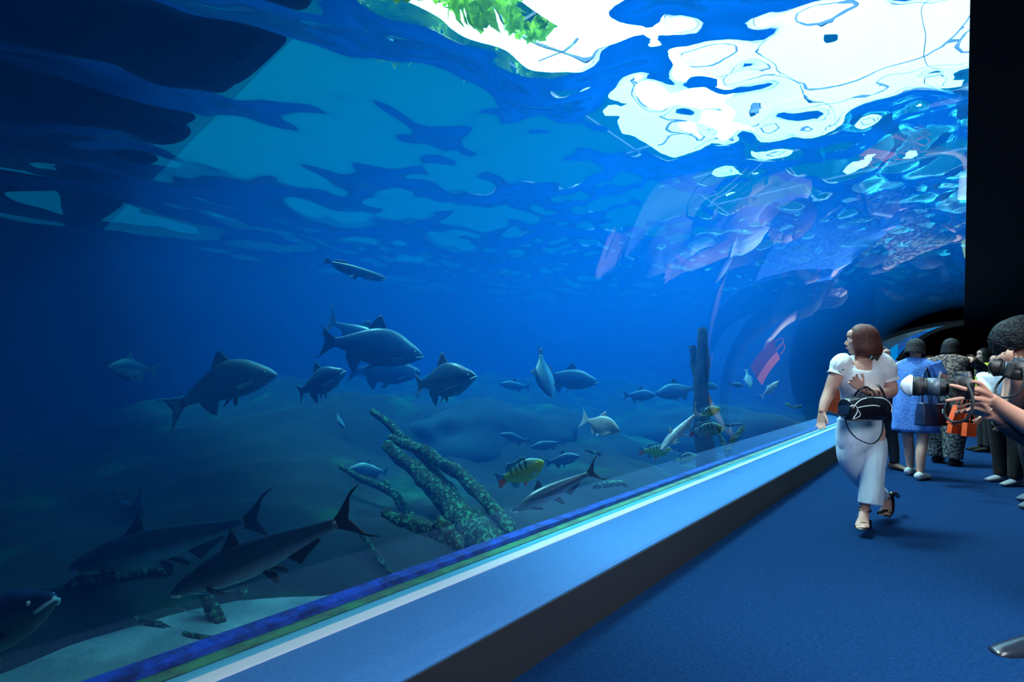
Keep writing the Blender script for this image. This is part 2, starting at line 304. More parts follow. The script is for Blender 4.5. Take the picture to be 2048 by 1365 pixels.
def fish(name,label,cat,spec,nose,tail,fwd,toward=0,bend=0,roll=0,mats=None,group=None,pect=.12,barbels=0,mouth=None,deep=1,pdir=0,ocellus=False,finspread=1,pect_long=1,tint_tail=None,vb=0):
    s=SP[spec]; a=P(nose[0],nose[1],fwd-toward/2); b=P(tail[0],tail[1],fwd+toward/2); L=(a-b).length
    M=rot_to(a-b,Vector((0,0,1))); e=empty(name,a); e.matrix_world=Matrix.Translation(a)@M@Matrix.Rotation(roll,4,'X')@Matrix.Scale(L,4)
    setp(e,label,cat,group)
    bm_,fm,em=mats; B=lambda p: Vector((p[0],p[1]+bend*p[0]*p[0]*1.0,p[2]+vb*p[0]*(p[0]+1)))
    T,Bo,W=smooth_tab(s['top']),smooth_tab(s['bot']),smooth_tab(s['wid']); end=s['top'][-1][0]
    n,k=34,22; v=[];f=[]
    for i in range(n+1):
        t=end*(i/n)**1.35; x=-t; w_=max(.002,W(t)); tp=T(t)*deep; bt=Bo(t)*deep
        for j in range(k):
            q=2*PI*j/k; c,s_=math.cos(q),math.sin(q); z=(tp if s_>0 else bt)*s_; y=w_*math.copysign(abs(c)**.8,c)
            v.append(B((x,y,z)))
    for i in range(n):
        for j in range(k):
            f.append((i*k+j,i*k+(j+1)%k,(i+1)*k+(j+1)%k,(i+1)*k+j))
    f.append(tuple(range(k))[::-1]); f.append(tuple(n*k+j for j in range(k)))
    mesh('body',v,f,bm_,e)
    def fin(nm,roots,tips,th=.004,m=None):
        R=6; rows=[[B(Vector(r).lerp(Vector(t),q/R)) for r,t in zip(roots,tips)] for q in range(R+1)]
        # ragged edge between rays
        v,f=sheet(rows,th); return mesh(nm,v,f,m or fm,e)
    def dens(l,m=4):
        o=[]
        for p,q in zip(l,l[1:]):
            for i in range(m): o.append(tuple(a_+(b_-a_)*i/m for a_,b_ in zip(p,q)))
        return o+[l[-1]]
    d=dens(s['dorsal']); fin('dorsal_fin',[(p[0],0,p[1]*deep*.93) for p in d],[(p[2],0,p[3]*deep) for p in d])
    d=dens(s['anal']); fin('anal_fin',[(p[0],0,p[1]*deep*.93) for p in d],[(p[2],0,p[3]*deep) for p in d])
    tl=s['tl']; td=dens([(z*finspread,dx) for z,dx in s['tail']],3); pz=T(tl[0])*deep*.9
    nn=len(td); roots=[(-tl[0]+.012,0,pz*(1-2*i/(nn-1))) for i in range(nn)]
    tips=[(-tl[1]-dx*.9+ (0),0,z) for z,dx in td]
    tips=[(-(tl[1]+dx),0,z) for z,dx in td]
    if tint_tail:
        h=nn//2; fin('tail_fin',roots[:h+1],tips[:h+1],.005); fin('fin_lobe',roots[h:],tips[h:],.005,tint_tail)['label']='reddish lower lobe of the tail fin'
    else: fin('tail_fin',roots,tips,.005)
    for sd in (1,-1):
        xr=-.19; yr=sd*W(.19)*.92; zr=-Bo(.19)*deep*.45
        r=[Vector((xr-.0*q,yr,zr-.022*q)) for q in (0,.33,.66,1)]; ln=pect*pect_long
        t=[Vector((xr-ln*.75,yr+sd*ln*.55,zr-ln*.25+pdir*ln)),Vector((xr-ln*.8,yr+sd*ln*.45,zr-ln*.42+pdir*ln)),Vector((xr-ln*.62,yr+sd*ln*.32,zr-ln*.48+pdir*ln)),Vector((xr-ln*.32,yr+sd*ln*.15,zr-ln*.35+pdir*ln*.5))]
        fin('pectoral_fin',r,t,.004)
        xr=-.42; zr=-Bo(.42)*deep*.9; yr=sd*.02
        r=[Vector((xr-.022*q,yr,zr)) for q in (0,.33,.66,1)]
        t=[Vector((xr-.07,yr+sd*.05,zr-.075)),Vector((xr-.085,yr+sd*.045,zr-.065)),Vector((xr-.085,yr+sd*.03,zr-.045)),Vector((xr-.07,yr+sd*.02,zr-.02))]
        fin('pelvic_fin',r,t,.003,tint_tail)
        ex,ez,er=s['eye']; ey=sd*W(ex)*.86
        def ball(nm,c,r_,m_,par):
            v=[];f=[]
            for i in range(7):
                for j in range(10):
                    v.append(B(Vector(c)+r_*Vector((math.sin(PI*(i+.5)/7)*math.cos(.2*PI*j),math.sin(PI*(i+.5)/7)*math.sin(.2*PI*j),math.cos(PI*(i+.5)/7)))))
            for i in range(6):
                for j in range(10): f.append((i*10+j,(i+1)*10+j,(i+1)*10+(j+1)%10,i*10+(j+1)%10))
            f.append(tuple(range(10))); f.append(tuple(60+j for j in range(10))[::-1]); return mesh(nm,v,f,m_,par)
        eo=ball('eye',(-ex,ey,ez),er,em,e); ball('pupil',(-ex,ey+sd*er*.55,ez),er*.6,black,eo)
        if ocellus: ball('tail_spot',(-.80,sd*.004,.02),.02,em,e).scale=(1,.45,1); 
        for q in range(barbels):
            pts=[B(Vector((-.015-.01*q,sd*(.028),-.01)))+Vector(((.02-.06*q)*u-.20*u*u*(1 if q==0 else .6),sd*.10*u*(1-q*.4),-.13*u*(1+.5*q))) for u in [i/8 for i in range(9)]]
            tube('barbel',pts,[.004*(1-.8*i/8) for i in range(9)],bm_,e,6)
    if mouth:
        pts=[]
        for i in range(15):
            q=-1+2*i/14; t=.062*abs(q)**1.3; y=W(t)*.93*min(1,abs(q)*3); pts.append(B((-t+.002,math.copysign(y,q),-Bo(t)*.35*deep-.010*abs(q))))
        tube('lip',pts,[.006*mouth[1]]*15,mouth[0],e,7)
    return e
def tube(nm,pts,rad,m,parent=None,k=10,rough=0,seed=0,cap=True,flat=1):
    pts=[Vector(p) for p in pts]; n=len(pts); v=[];f=[]; pn=None
    for i,p in enumerate(pts):
        d=(pts[min(i+1,n-1)]-pts[max(i-1,0)]).normalized()
        if pn is None: pn=d.orthogonal().normalized()
        pn=(pn-d*pn.dot(d)).normalized(); bn=d.cross(pn)
        for j in range(k):
            q=2*PI*j/k; o=pn*math.cos(q)+bn*math.sin(q)*flat; r=rad[i]
            if rough: r*=1+rough*noise.noise(p*6+o*1.3+Vector((seed,0,0)))+rough*.5*noise.noise(p*23+o*3)
            v.append(p+o*r)
    for i in range(n-1):
        for j in range(k): f.append((i*k+j,i*k+(j+1)%k,(i+1)*k+(j+1)%k,(i+1)*k+j))
    if cap: f.append(tuple(range(k))[::-1]); f.append(tuple((n-1)*k+j for j in range(k)))
    return mesh(nm,v,f,m,parent)
whitem=mat('eye_white',(225,230,225),.2); yellow=mat('eye_gold',(230,220,90),.2)
lipm=mat('pale_lip',(190,225,225),.4)
finm=mat('dark_fin',(20,28,38),.5); finp=mat('pale_fin',(175,195,200),.5); fing=mat('grey_fin',(90,112,120),.5); finw=mat('white_fin',(235,240,240),.4)
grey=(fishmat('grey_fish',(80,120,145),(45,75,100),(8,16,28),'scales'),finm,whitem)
mid=(fishmat('blue_grey_fish',(70,115,140),(65,100,125),(140,180,190),'scales'),fing,whitem)
pale=(fishmat('pale_fish',(215,240,240),(205,235,238),(215,240,240)),finp,whitem)
cat_=(fishmat('shark_catfish',(42,62,76),(55,80,95),(150,180,195)),finm,whitem)
silver=(fishmat('silver_fish',(215,225,225),(240,242,240),(245,245,240)),finw,whitem)
spot=(fishmat('spotted_catfish',(190,200,205),(240,242,240),(245,248,248),'speckle',zspan=.08),finw,whitem)
bass=(fishmat('banded_green_fish',(70,150,150),(190,220,40),(150,200,70),'bands',zspan=.13),mat('teal_fin',(70,150,170),.5),yellow)
bassb=(fishmat('banded_teal_fish',(70,140,150),(120,185,180),(140,190,170),'bands',zspan=.13),mat('teal_fin',(70,150,170),.5),yellow)
orange_f=mat('orange_fin',(235,95,40),.5)
LP=(lipm,1.3)
F=fish
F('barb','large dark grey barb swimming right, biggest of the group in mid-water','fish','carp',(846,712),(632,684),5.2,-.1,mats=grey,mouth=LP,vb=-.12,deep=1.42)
F('barb','grey barb half hidden behind the biggest one, its tail raised above it','fish','carp',(800,700),(634,636),6.2,.2,mats=mid,mouth=LP,bend=.15,finspread=1.15,deep=.8)
F('barb','grey barb with white lips turning toward the glass, right end of the group','fish','carp',(952,752),(808,772),4.2,.3,mats=mid,mouth=(lipm,2.0),bend=.2,pect_long=2.2,deep=1.55)
F('barb','smaller pale-lipped barb below the tail of the biggest barb','fish','carp',(690,742),(578,790),5.0,.2,mats=mid,mouth=(lipm,2.0),bend=.15,pect_long=1.5,deep=1.4)
F('barb','pale blue round-backed fish curving down to its tail, left of the group','fish','carp',(552,748),(384,832),4.0,.2,mats=pale,mouth=(fing,1.2),bend=-.3,vb=-.5,deep=1.35,pect_long=1.3)
F('barb','dim blue fish seen mostly from the front, alone far left in mid-water','fish','carp',(214,732),(300,742),5.6,.6,mats=mid,mouth=LP,bend=.2,deep=1.4)
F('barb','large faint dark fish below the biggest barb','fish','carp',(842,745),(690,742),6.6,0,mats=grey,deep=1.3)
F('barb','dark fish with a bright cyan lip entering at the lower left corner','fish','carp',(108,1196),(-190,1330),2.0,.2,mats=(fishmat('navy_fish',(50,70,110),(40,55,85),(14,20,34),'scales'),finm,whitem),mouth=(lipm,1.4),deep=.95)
F('shark_catfish','big shark catfish with pale belly low over the sand, tail up to the right','fish','catfish',(345,1185),(742,1012),2.35,.1,mats=cat_,mouth=LP,barbels=1,bend=.1,pect_long=1.2)
F('shark_catfish','dark shark catfish swimming left behind the mossy branch','fish','catfish',(146,1132),(545,1035),2.75,.0,mats=cat_,mouth=LP,bend=-.05)
F('shark_catfish','shark catfish below the white-finned fish, heading down left near the ledge','fish','catfish',(1022,1022),(1205,935),3.6,.1,mats=cat_,mouth=LP)
F('disk_fish','dim blue deep-bodied fish seen from behind, above the left shark catfish','fish','deep',(198,1070),(290,1005),4.2,-.5,mats=mid)
F('arowana','long silver fish just under the surface, above the barbs','fish','arowana',(771,560),(648,520),5.4,.1,mats=(fishmat('arowana_fish',(90,130,130),(110,160,165),(170,205,195),'scales'),fing,yellow),mouth=(lipm,1))
F('disk_fish','dark disk-shaped fish tilted nose down beside the pointed-nosed fish','fish','deep',(1102,794),(1064,702),5.6,.2,mats=(fishmat('disk_dark',(25,35,45),(60,100,120),(130,185,195)),finm,whitem),roll=1.35,bend=.2,finspread=.75,deep=1.6)
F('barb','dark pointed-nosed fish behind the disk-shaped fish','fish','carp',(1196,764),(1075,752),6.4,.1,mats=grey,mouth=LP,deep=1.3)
F('silver_fish','bright white fish with forked tail and upright fin','fish','deep',(1240,862),(1158,838),4.1,.10,mats=silver,bend=.25,deep=1.15,pect_long=1.9,finspread=1.6,pdir=-.3)
F('spotted_catfish','white spotted catfish diving nose down to the left with long whiskers','fish','catfish',(1322,900),(1402,818),4.7,.1,mats=spot,barbels=2,finspread=1.1,pect_long=1.2)
G='banded green cichlids near the glass'
F('banded_cichlid','yellow-green banded fish with orange tail, alone left of the others and biggest','fish','bass',(1087,922),(990,962),3.3,.05,mats=bass,mouth=(mat('lime_lip',(170,205,60),.4),1.2),ocellus=True,tint_tail=orange_f,group=G,vb=.25,deep=1.45,finspread=1.5)
F('banded_cichlid','yellow-green banded fish behind the head of the diving spotted catfish','fish','bass',(1342,898),(1276,902),4.9,.0,mats=bass,mouth=(MATS['lime_lip'],1.2),ocellus=True,tint_tail=orange_f,group=G,vb=.2,deep=1.3,finspread=1.4)
F('banded_cichlid','small lime fish with short dark bars below the teal one, nearest the ledge','fish','bass',(1394,911),(1344,924),5.3,.0,mats=bass,mouth=(MATS['lime_lip'],1.2),group=G,deep=1.3)
F('banded_cichlid','lime fish with white bars right of the catfish tail','fish','bass',(1440,816),(1390,836),5.2,.0,mats=bass,mouth=(MATS['lime_lip'],1.2),group=G,deep=1.3)
F('banded_cichlid','teal banded fish with dark red tail in front of the tree stump','fish','bass',(1448,856),(1376,866),5.0,.05,mats=bassb,mouth=(MATS['lime_lip'],1.2),ocellus=True,tint_tail=mat('red_fin',(190,55,40),.5),group=G,deep=1.45,finspread=1.4)
F('banded_cichlid','tiny green fish far along the glass, left of a pair','fish','bass',(1570,806),(1590,818),8.0,.0,mats=bass,group=G)
F('banded_cichlid','tiny teal-green fish far along the glass, right of a pair','fish','bass',(1605,812),(1580,818),8.3,.0,mats=bassb,group=G)
G='dark fish in the blue distance'
F('carp','dark carp left of two before the tree stump','fish','carp',(1312,790),(1244,792),7.0,mats=grey,group=G,deep=1.25)
F('carp','larger blue-backed carp right of two before the tree stump','fish','carp',(1310,788),(1400,776),7.2,mats=(grey[0],finm,whitem),group=G,deep=1.35)
F('carp','dark carp just right of the tree stump','fish','carp',(1438,776),(1395,768),7.6,mats=grey,group=G,deep=1.3)
F('carp','small dark carp left of the pale blue fish near the far glass','fish','carp',(1488,772),(1458,768),7.6,.1,mats=grey,group=G,deep=1.5)
F('disk_fish','pale blue round fish near the far glass, tail up','fish','deep',(1500,778),(1492,738),7.5,.1,mats=pale,roll=1.4)
F('silver_fish','small bright white fish nosing up toward the far glass','fish','deep',(1558,762),(1520,796),7.0,.1,mats=silver,deep=.6)
F('carp','dark carp over the green algae slope','fish','carp',(1000,768),(1062,776),7.4,mats=grey,group=G,deep=1.1)
F('carp','dim carp head down in the dark left of the log','fish','carp',(690,858),(672,822),6.0,.1,mats=grey,group=G,roll=1.5,deep=1.5)
G='dim pale fish near the bottom'
F('bottom_fish','dim fish low right of the dark boulder, uppermost of three','fish','carp',(1000,868),(1062,886),5.4,mats=mid,group=G,deep=1.1)
F('bottom_fish','dim fish low right of the dark boulder, middle of three','fish','carp',(1060,896),(1130,884),5.4,mats=mid,group=G)
F('bottom_fish','dim rounded fish low, just right of the biggest banded fish','fish','carp',(1160,912),(1088,928),5.0,mats=mid,group=G,deep=1.2)
F('bottom_fish','dim pale blue fish resting above the thin forked branch','fish','carp',(698,938),(780,946),5.0,mats=pale,group=G,deep=1.4)
F('bottom_fish','thin pale fish right of the teal banded fish','fish','arowana',(1490,848),(1448,852),6.2,mats=mid,group=G)
F('bottom_fish','dim flat fish lying on the sand near the ledge','fish','carp',(905,1122),(780,1150),4.0,mats=mid,group=G)
# ------------------------------------------------------------------ sunken wood
moss=mat('mossy_wood',(22,42,32),.9,noise_c=(95,190,135),scale=34,bump=1,bscale=60,lo=.50,hi=.74,detail=10)
bare=mat('dark_wood',(38,52,52),.9,noise_c=(20,32,36),scale=10,bump=1,bscale=30)
def limb(nm,pl,m=moss,parent=None,k=14,seed=0):     # pl: (px,py,fwd,radius_px)
    pts=[];rad=[]
    for (a,b) in zip(pl,pl[1:]):
        for i in range(7):
            u=i/7; p=P(*a[:3]).lerp(P(*b[:3]),u); pts.append(p+Vector((0,0,0))+.02*Vector((noise.noise(p*5),noise.noise(p*5+Vector((9,0,0))),noise.noise(p*5+Vector((0,9,0)))))); rad.append(((a[3]+(b[3]-a[3])*u))*a[2]/FPX)
    pts.append(P(*pl[-1][:3])); rad.append(pl[-1][3]*pl[-1][2]/FPX)
    return mesh_tube(nm,pts,rad,m,parent,k,seed)
def mesh_tube(nm,pts,rad,m,parent,k,seed): return tube(nm,pts,rad,m,parent,k,rough=.45,seed=seed)
def wood(nm,label,limbs,cat='branch'):
    e=empty(nm,P(*limbs[0][-1][:3])); setp(e,label,cat); inv=Matrix.Translation(-e.location)
    for i,pl in enumerate(limbs):
        o=limb('trunk' if i==0 else 'branch',pl,bare if nm=='tree_stump' else moss,None,seed=i*3.1+pl[0][0]); o.data.transform(inv); o.parent=e
    return e
wood('sunken_log','thick mossy forked log leaning up left from the ledge, in the centre',[[(772,890,4.3,10),(840,952,4.1,16),(905,1010,3.9,24),(960,1075,3.6,32),(1010,1140,3.4,34)],[(745,822,4.6,7),(790,862,4.5,8),(850,915,4.3,11),(880,960,4.1,14),(915,1010,3.9,14)],[(780,876,4.4,8),(850,902,4.2,11),(920,948,4.0,13),(985,1015,3.7,14),(1045,1090,3.5,15)]],'log')
wood('sunken_branch','broken mossy branch stub lower left of the thick forked log',[[(768,1026,3.4,9),(830,1050,3.25,13),(880,1068,3.15,16),(925,1090,3.1,15)],[(872,1045,3.15,12),(900,1068,3.1,13)]])
wood('sunken_branch','thin forked branch with twigs left of the thick forked log',[[(680,932,4.6,5),(725,960,4.5,6),(790,985,4.3,8),(812,1015,4.2,9),(838,1052,4.0,9)],[(772,962,4.4,4),(790,990,4.3,5)]])
wood('sunken_branch','mossy arching branch in the lower left corner beside the dark fish',[[(90,1210,2.7,16),(160,1168,2.75,14),(235,1145,2.8,10),(300,1140,2.9,7),(345,1146,2.95,5)],[(165,1182,2.75,6),(240,1225,2.7,7),(320,1262,2.6,10),(390,1282,2.5,11),(470,1290,2.45,9)]])
wood('sunken_branch','thin straight stick leaning right above the sand, below the catfish tail',[[(722,1068,3.6,6),(755,1115,3.45,5),(785,1152,3.35,5)]])
wood('sunken_post','short stump standing in the sand under the catfish head',[[(412,1195,2.75,10),(425,1230,2.7,12),(440,1262,2.65,13)]],'stump')
wood('sunken_post','upright dark stump in the sand behind the catfish whisker',[[(482,1175,3.0,9),(484,1215,2.95,10),(484,1240,2.9,11)]],'stump')
wood('sunken_post','slanted dark root in the sand, right of the stumps',[[(535,1145,3.2,8),(565,1185,3.1,9),(592,1208,3.05,11)]],'stump')
wood('sunken_post','dark stump at the sand edge, leftmost of the stumps',[[(378,1230,2.8,10),(380,1262,2.75,11)]],'stump')
wood('tree_stump','tall dark tree stump with a forked top on the right',[[(1407,655,6.0,9),(1404,730,6.0,11),(1402,800,6.0,15),(1408,880,6.0,17),(1414,945,6.0,20)],[(1383,692,6.1,6),(1390,730,6.1,7),(1400,775,6.0,8)]],'tree stump')
wood('sunken_branch','small y-shaped branch right of the tall tree stump',[[(1440,868,5.9,3),(1450,895,5.8,4),(1457,925,5.8,4),(1454,955,5.7,5)],[(1486,855,5.9,5),(1470,880,5.8,6),(1456,902,5.8,6)]])
wood('sunken_branch','short mossy log lying level right of the low catfish',[[(1185,972,4.6,6),(1215,968,4.6,7),(1255,970,4.6,6)]])
wood('sunken_branch','little pale broken stick below the white forked-tail fish',[[(1170,902,5.0,3),(1202,912,5.0,3)]])
# boulders
def boulder(label,px,py,fwd,r,sc=(1,1,.7),seed=0,m=None):
    v=[];f=[]; n,k=22,36
    for i in range(n+1):
        for j in range(k):
            d=Vector((math.sin(PI*i/n)*math.cos(2*PI*j/k),math.sin(PI*i/n)*math.sin(2*PI*j/k),math.cos(PI*i/n)))
            q=r*(1+.30*noise.fractal(d*1.3+Vector((seed,0,0)),1,2,4)); v.append(Vector((d.x*sc[0],d.y*sc[1],d.z*sc[2]))*q)
    for i in range(n):
        for j in range(k): f.append((i*k+j,(i+1)*k+j,(i+1)*k+(j+1)%k,i*k+(j+1)%k))
    o=mesh('boulder',v,f,m or MATS['tank_rock'],None,loc=P(px,py,fwd)); o.rotation_euler.z=TH; setp(o,label,'rock'); return o
boulder('wide dark rounded boulder behind the thick forked log',965,893,6.9,1.0,(1.25,.9,.55),1)
boulder('low dark boulder behind the tall tree stump',1420,880,9.0,1.1,(1.6,.8,.5),4)
boulder('small algae-dusted rock at the ledge below the centre log',850,1160,3.25,.15,(1.7,.8,.4),9)

# ------------------------------------------------------------------ people
skin=mat('skin',(214,168,150),.5,noise_c=(205,156,138),scale=9,spec=.3); skin2=mat('skin_tan',(188,142,122),.5,noise_c=(178,130,110),scale=9,spec=.3)
hairb=mat('black_hair',(10,11,15),.6,noise_c=(22,24,34),scale=60,spec=.2,bump=.8,bscale=70); hairr=mat('auburn_hair',(96,48,42),.55,spec=.3,noise_c=(70,34,32),scale=60)
lipc=mat('lip_red',(150,60,62),.4)
class Person:
    def __init__(s,label,px,fwd,vox=.008,group=None,cat='person'):
        s.f=fwd; s.e=empty('person',P(px,752,fwd),(0,0,TH)); s.e.location.z=0; setp(s.e,label,cat,group)
        s.inv=(Matrix.Translation(s.e.location)@Matrix.Rotation(TH,4,'Z')).inverted(); s.v=[]; s.fc=[]; s.vox=vox
    def q(s,px,py,dy=0): return s.inv@P(px,py,s.f+dy)
    def k(s,dy=0): return (s.f+dy)/FPX
    def add(s,vf): o=len(s.v); s.v+=vf[0]; s.fc+=[tuple(i+o for i in f) for f in vf[1]]
    def L(s,pts,**kw):        # loft through picture points (px,py,dy,rx_px[,ry_px])
        return loft([(s.q(p[0],p[1],p[2]),p[3]*s.k(p[2]),(p[4] if len(p)>4 else p[3])*s.k(p[2])) for p in pts],**kw)
    def body(s,m,name='body'):
        me=bpy.data.meshes.new('t'); me.from_pydata([tuple(v) for v in s.v],[],s.fc); me.update()
        t=bpy.data.objects.new('t',me); COL.objects.link(t)
        rm=t.modifiers.new('r','REMESH'); rm.mode='VOXEL'; rm.voxel_size=s.vox; rm.use_smooth_shade=True
        sm=t.modifiers.new('s','SMOOTH'); sm.factor=.5; sm.iterations=3
        dg=bpy.context.evaluated_depsgraph_get(); nm=bpy.data.meshes.new_from_object(t.evaluated_get(dg)); bpy.data.objects.remove(t); bpy.data.meshes.remove(me)
        nm.polygons.foreach_set('use_smooth',[True]*len(nm.polygons)); nm.materials.clear(); nm.materials.append(m); nm.name=name
        o=bpy.data.objects.new(name,nm); COL.objects.link(o); o.parent=s.e; s.v=[]; s.fc=[]; return o
    def part(s,name,vf,m,parent=None,label=None,solid=0):
        o=mesh(name,vf[0],vf[1],m,parent or s.e)
        if label: o['label']=label
        if solid: md=o.modifiers.new('solid','SOLIDIFY'); md.thickness=solid; md.offset=-1
        return o
def cat3(a,b,c,d,u): return .5*((2*b)+(-a+c)*u+(2*a-5*b+4*c-d)*u*u+(-a+3*b-3*c+d)*u**3)
def loft(pts,k=20,sub=5,cap=True,fold=0,ff=5,ref=None,seed=0,hemflare=0,foldfn=None,sq=1):
    n=len(pts); P_=[]; 
    for i in range(n-1):
        a,b,c,d=pts[max(0,i-1)],pts[i],pts[i+1],pts[min(n-1,i+2)]
        for j in range(sub):
            u=j/sub; P_.append((cat3(a[0],b[0],c[0],d[0],u),cat3(a[1],b[1],c[1],d[1],u),cat3(a[2],b[2],c[2],d[2],u)))
    P_.append(pts[-1]); N=len(P_); tot=(P_[-1][0]-P_[0][0]).normalized()
    if ref is None: ref=Vector((1,0,0)) if abs(tot.x)<.75 else Vector((0,0,1))
    v=[];f=[]
    for i,(p,rx,ry) in enumerate(P_):
        d=(P_[min(i+1,N-1)][0]-P_[max(i-1,0)][0]).normalized(); a=(ref-d*ref.dot(d)); a=a.normalized() if a.length>.05 else d.orthogonal().normalized(); b=d.cross(a)
        for j in range(k):
            th=2*PI*j/k; c_,s_=math.cos(th),math.sin(th)
            if sq!=1: c_=math.copysign(abs(c_)**sq,c_); s_=math.copysign(abs(s_)**sq,s_)
            w=1
            if fold: w+=fold*(noise.noise(Vector((c_*ff*.5,s_*ff*.5,i*.12/1+seed)))+.5*noise.noise(Vector((c_*ff,s_*ff,i*.35+seed))))
            v.append(p+a*c_*rx*w+b*s_*ry*w)
    for i in range(N-1):
        for j in range(k): f.append((i*k+j,i*k+(j+1)%k,(i+1)*k+(j+1)%k,(i+1)*k+j))
    if cap: f.append(tuple(range(k))[::-1]); f.append(tuple((N-1)*k+j for j in range(k)))
    return v,f
def ell(c,r,M=None,n=10,k=16):
    v=[];f=[]; M=M or Matrix.Identity(3)
    for i in range(n+1):
        for j in range(k):
            v.append(Vector(c)+M@Vector((r[0]*math.sin(PI*i/n)*math.cos(2*PI*j/k),r[1]*math.sin(PI*i/n)*math.sin(2*PI*j/k),r[2]*math.cos(PI*i/n))))
    for i in range(n):
        for j in range(k): f.append((i*k+j,(i+1)*k+j,(i+1)*k+(j+1)%k,i*k+(j+1)%k))
    return v,f
def bx(c,r,M=None,bev=.0):
    M=M or Matrix.Identity(3); v=[Vector(c)+M@Vector((x*r[0],y*r[1],z*r[2])) for x in (-1,1) for y in (-1,1) for z in (-1,1)]
    return v,[(0,1,3,2),(4,6,7,5),(0,4,5,1),(2,3,7,6),(0,2,6,4),(1,5,7,3)]
def T3(pts,r,k=8): return loft([(Vector(p),ri,ri) for p,ri in zip(pts,r)],k=k,sub=3)
def head(pn,c,yaw,pitch=0,roll=0,sc=1,hair='bob',hm=None,eyes=True,hair_len=.13,skin_=None):
    # local head frame: x to its left, y to the back, z up; yaw 0 looks at the camera, negative looks picture-left
    M=(Matrix.Rotation(yaw,3,'Z')@Matrix.Rotation(pitch,3,'X')@Matrix.Rotation(roll,3,'Y')); W=lambda x,y,z: c+M@(Vector((x,y,z))*sc)
    E_=lambda p,r: pn.add(ell(W(*p),[q*sc for q in r],M))
    E_((0,.012,.022),(.073,.092,.092)); E_((0,-.018,-.03),(.060,.070,.078)); E_((0,-.060,-.085),(.026,.024,.022)); E_((0,-.045,.045),(.055,.045,.05))
    pn.add(T3([W(0,-.078,.018),W(0,-.096,-.012),W(0,-.104,-.026)],[.008*sc,.010*sc,.012*sc])); E_((0,-.088,-.03),(.018,.014,.009)); E_((0,-.086,-.056),(.022,.010,.010))
    for sd in (1,-1): E_((sd*.072,.01,-.012),(.008,.018,.030)); E_((sd*.034,-.068,-.012),(.02,.018,.02))
    if eyes:
        for sd in (1,-1):
            eo=pn.part('eye',ell(W(sd*.031,-.078,.010),[.0115*sc]*3,M,8,10),whitem); mesh('iris',*ell(W(sd*.031,-.0875,.010),[.006*sc,.004*sc,.006*sc],M,6,8),black,eo)
            pn.part('eyebrow',T3([W(sd*.015,-.089,.034),W(sd*.032,-.088,.040),W(sd*.050,-.076,.034)],[.003*sc]*3,6),hm or hairb)
        pn.part('lips',T3([W(-.022,-.088,-.057),W(0,-.099,-.056),W(.022,-.088,-.057)],[.002*sc,.0045*sc,.002*sc],8),lipc)
    # hair shell from the crown to a hem that depends on the direction
    nphi,nr=(150 if hair=='bob' else 90),22; v=[];f=[]
    for lay in (0,1):
        for i in range(nr+1):
            for j in range(nphi):
                ph=2*PI*j/nphi; fr=math.cos(ph)    # 1 at the front
                if hair=='bob': hem=(.075 if fr>.80 else (.075+(-hair_len-.075)*min(1,(.80-fr)/.22)))
                elif hair=='long': hem=(.07 if fr>.72 else (.07+(-hair_len-.07)*min(1,(.72-fr)/.3)))
                elif hair=='mop': hem=(-.004 if fr>.5 else -.01-.06*min(1,(.5-fr)/.6))
                else: hem=(.07 if fr>.6 else .07-.085*min(1,(.6-fr)/.4)-(.05 if fr<-.2 else 0))
                u=i/nr; top=.123
                zz=top+(hem-top)*u; w=math.sqrt(max(0,1-((max(zz,.0)-.0)/top)**2)) if zz>0 else 1
                if zz<=0 and hair in('bob','long'): w=1+.10*min(1,-zz/.08)-(.10*max(0,(-zz-.09)/.05) if hair=='bob' else .15*min(1,max(0,-zz-.15)/.2))
                if zz<=0 and hair in('short','mop'): w=1-.9*(-zz)
                st=1+.018*noise.noise(Vector((math.cos(ph)*9,math.sin(ph)*9,zz*3)))+(.022*noise.noise(Vector((math.cos(ph)*22,math.sin(ph)*22,zz*4))) if hair not in('short','mop') else 0)+((.07*noise.noise(Vector((math.cos(ph)*4,math.sin(ph)*4,zz*30)))+.06*noise.noise(Vector((math.cos(ph)*11,math.sin(ph)*11,zz*60)))) if hair in('short','mop') else 0)
                sh=(.90 if lay else 1.0)*(1.2 if hair=='mop' else 1)
                v.append(W(math.sin(ph)*(.096 if hair=='bob' else .088)*w*st*sh,-math.cos(ph)*(.092 if fr>0 else .118)*w*st*sh+.010,zz*(1 if not lay else .97)+.008))
    o=(nr+1)*nphi
    for i in range(nr):
        for j in range(nphi):
            a,b=i*nphi+j,i*nphi+(j+1)%nphi; f.append((a,a+nphi,b+nphi,b)); f.append((o+a,o+b,o+b+nphi,o+a+nphi))
    for j in range(nphi): a,b=nr*nphi+j,nr*nphi+(j+1)%nphi; f.append((a,o+a,o+b,b))
    pn.part('hair',(v,f),hm or hairb); return M
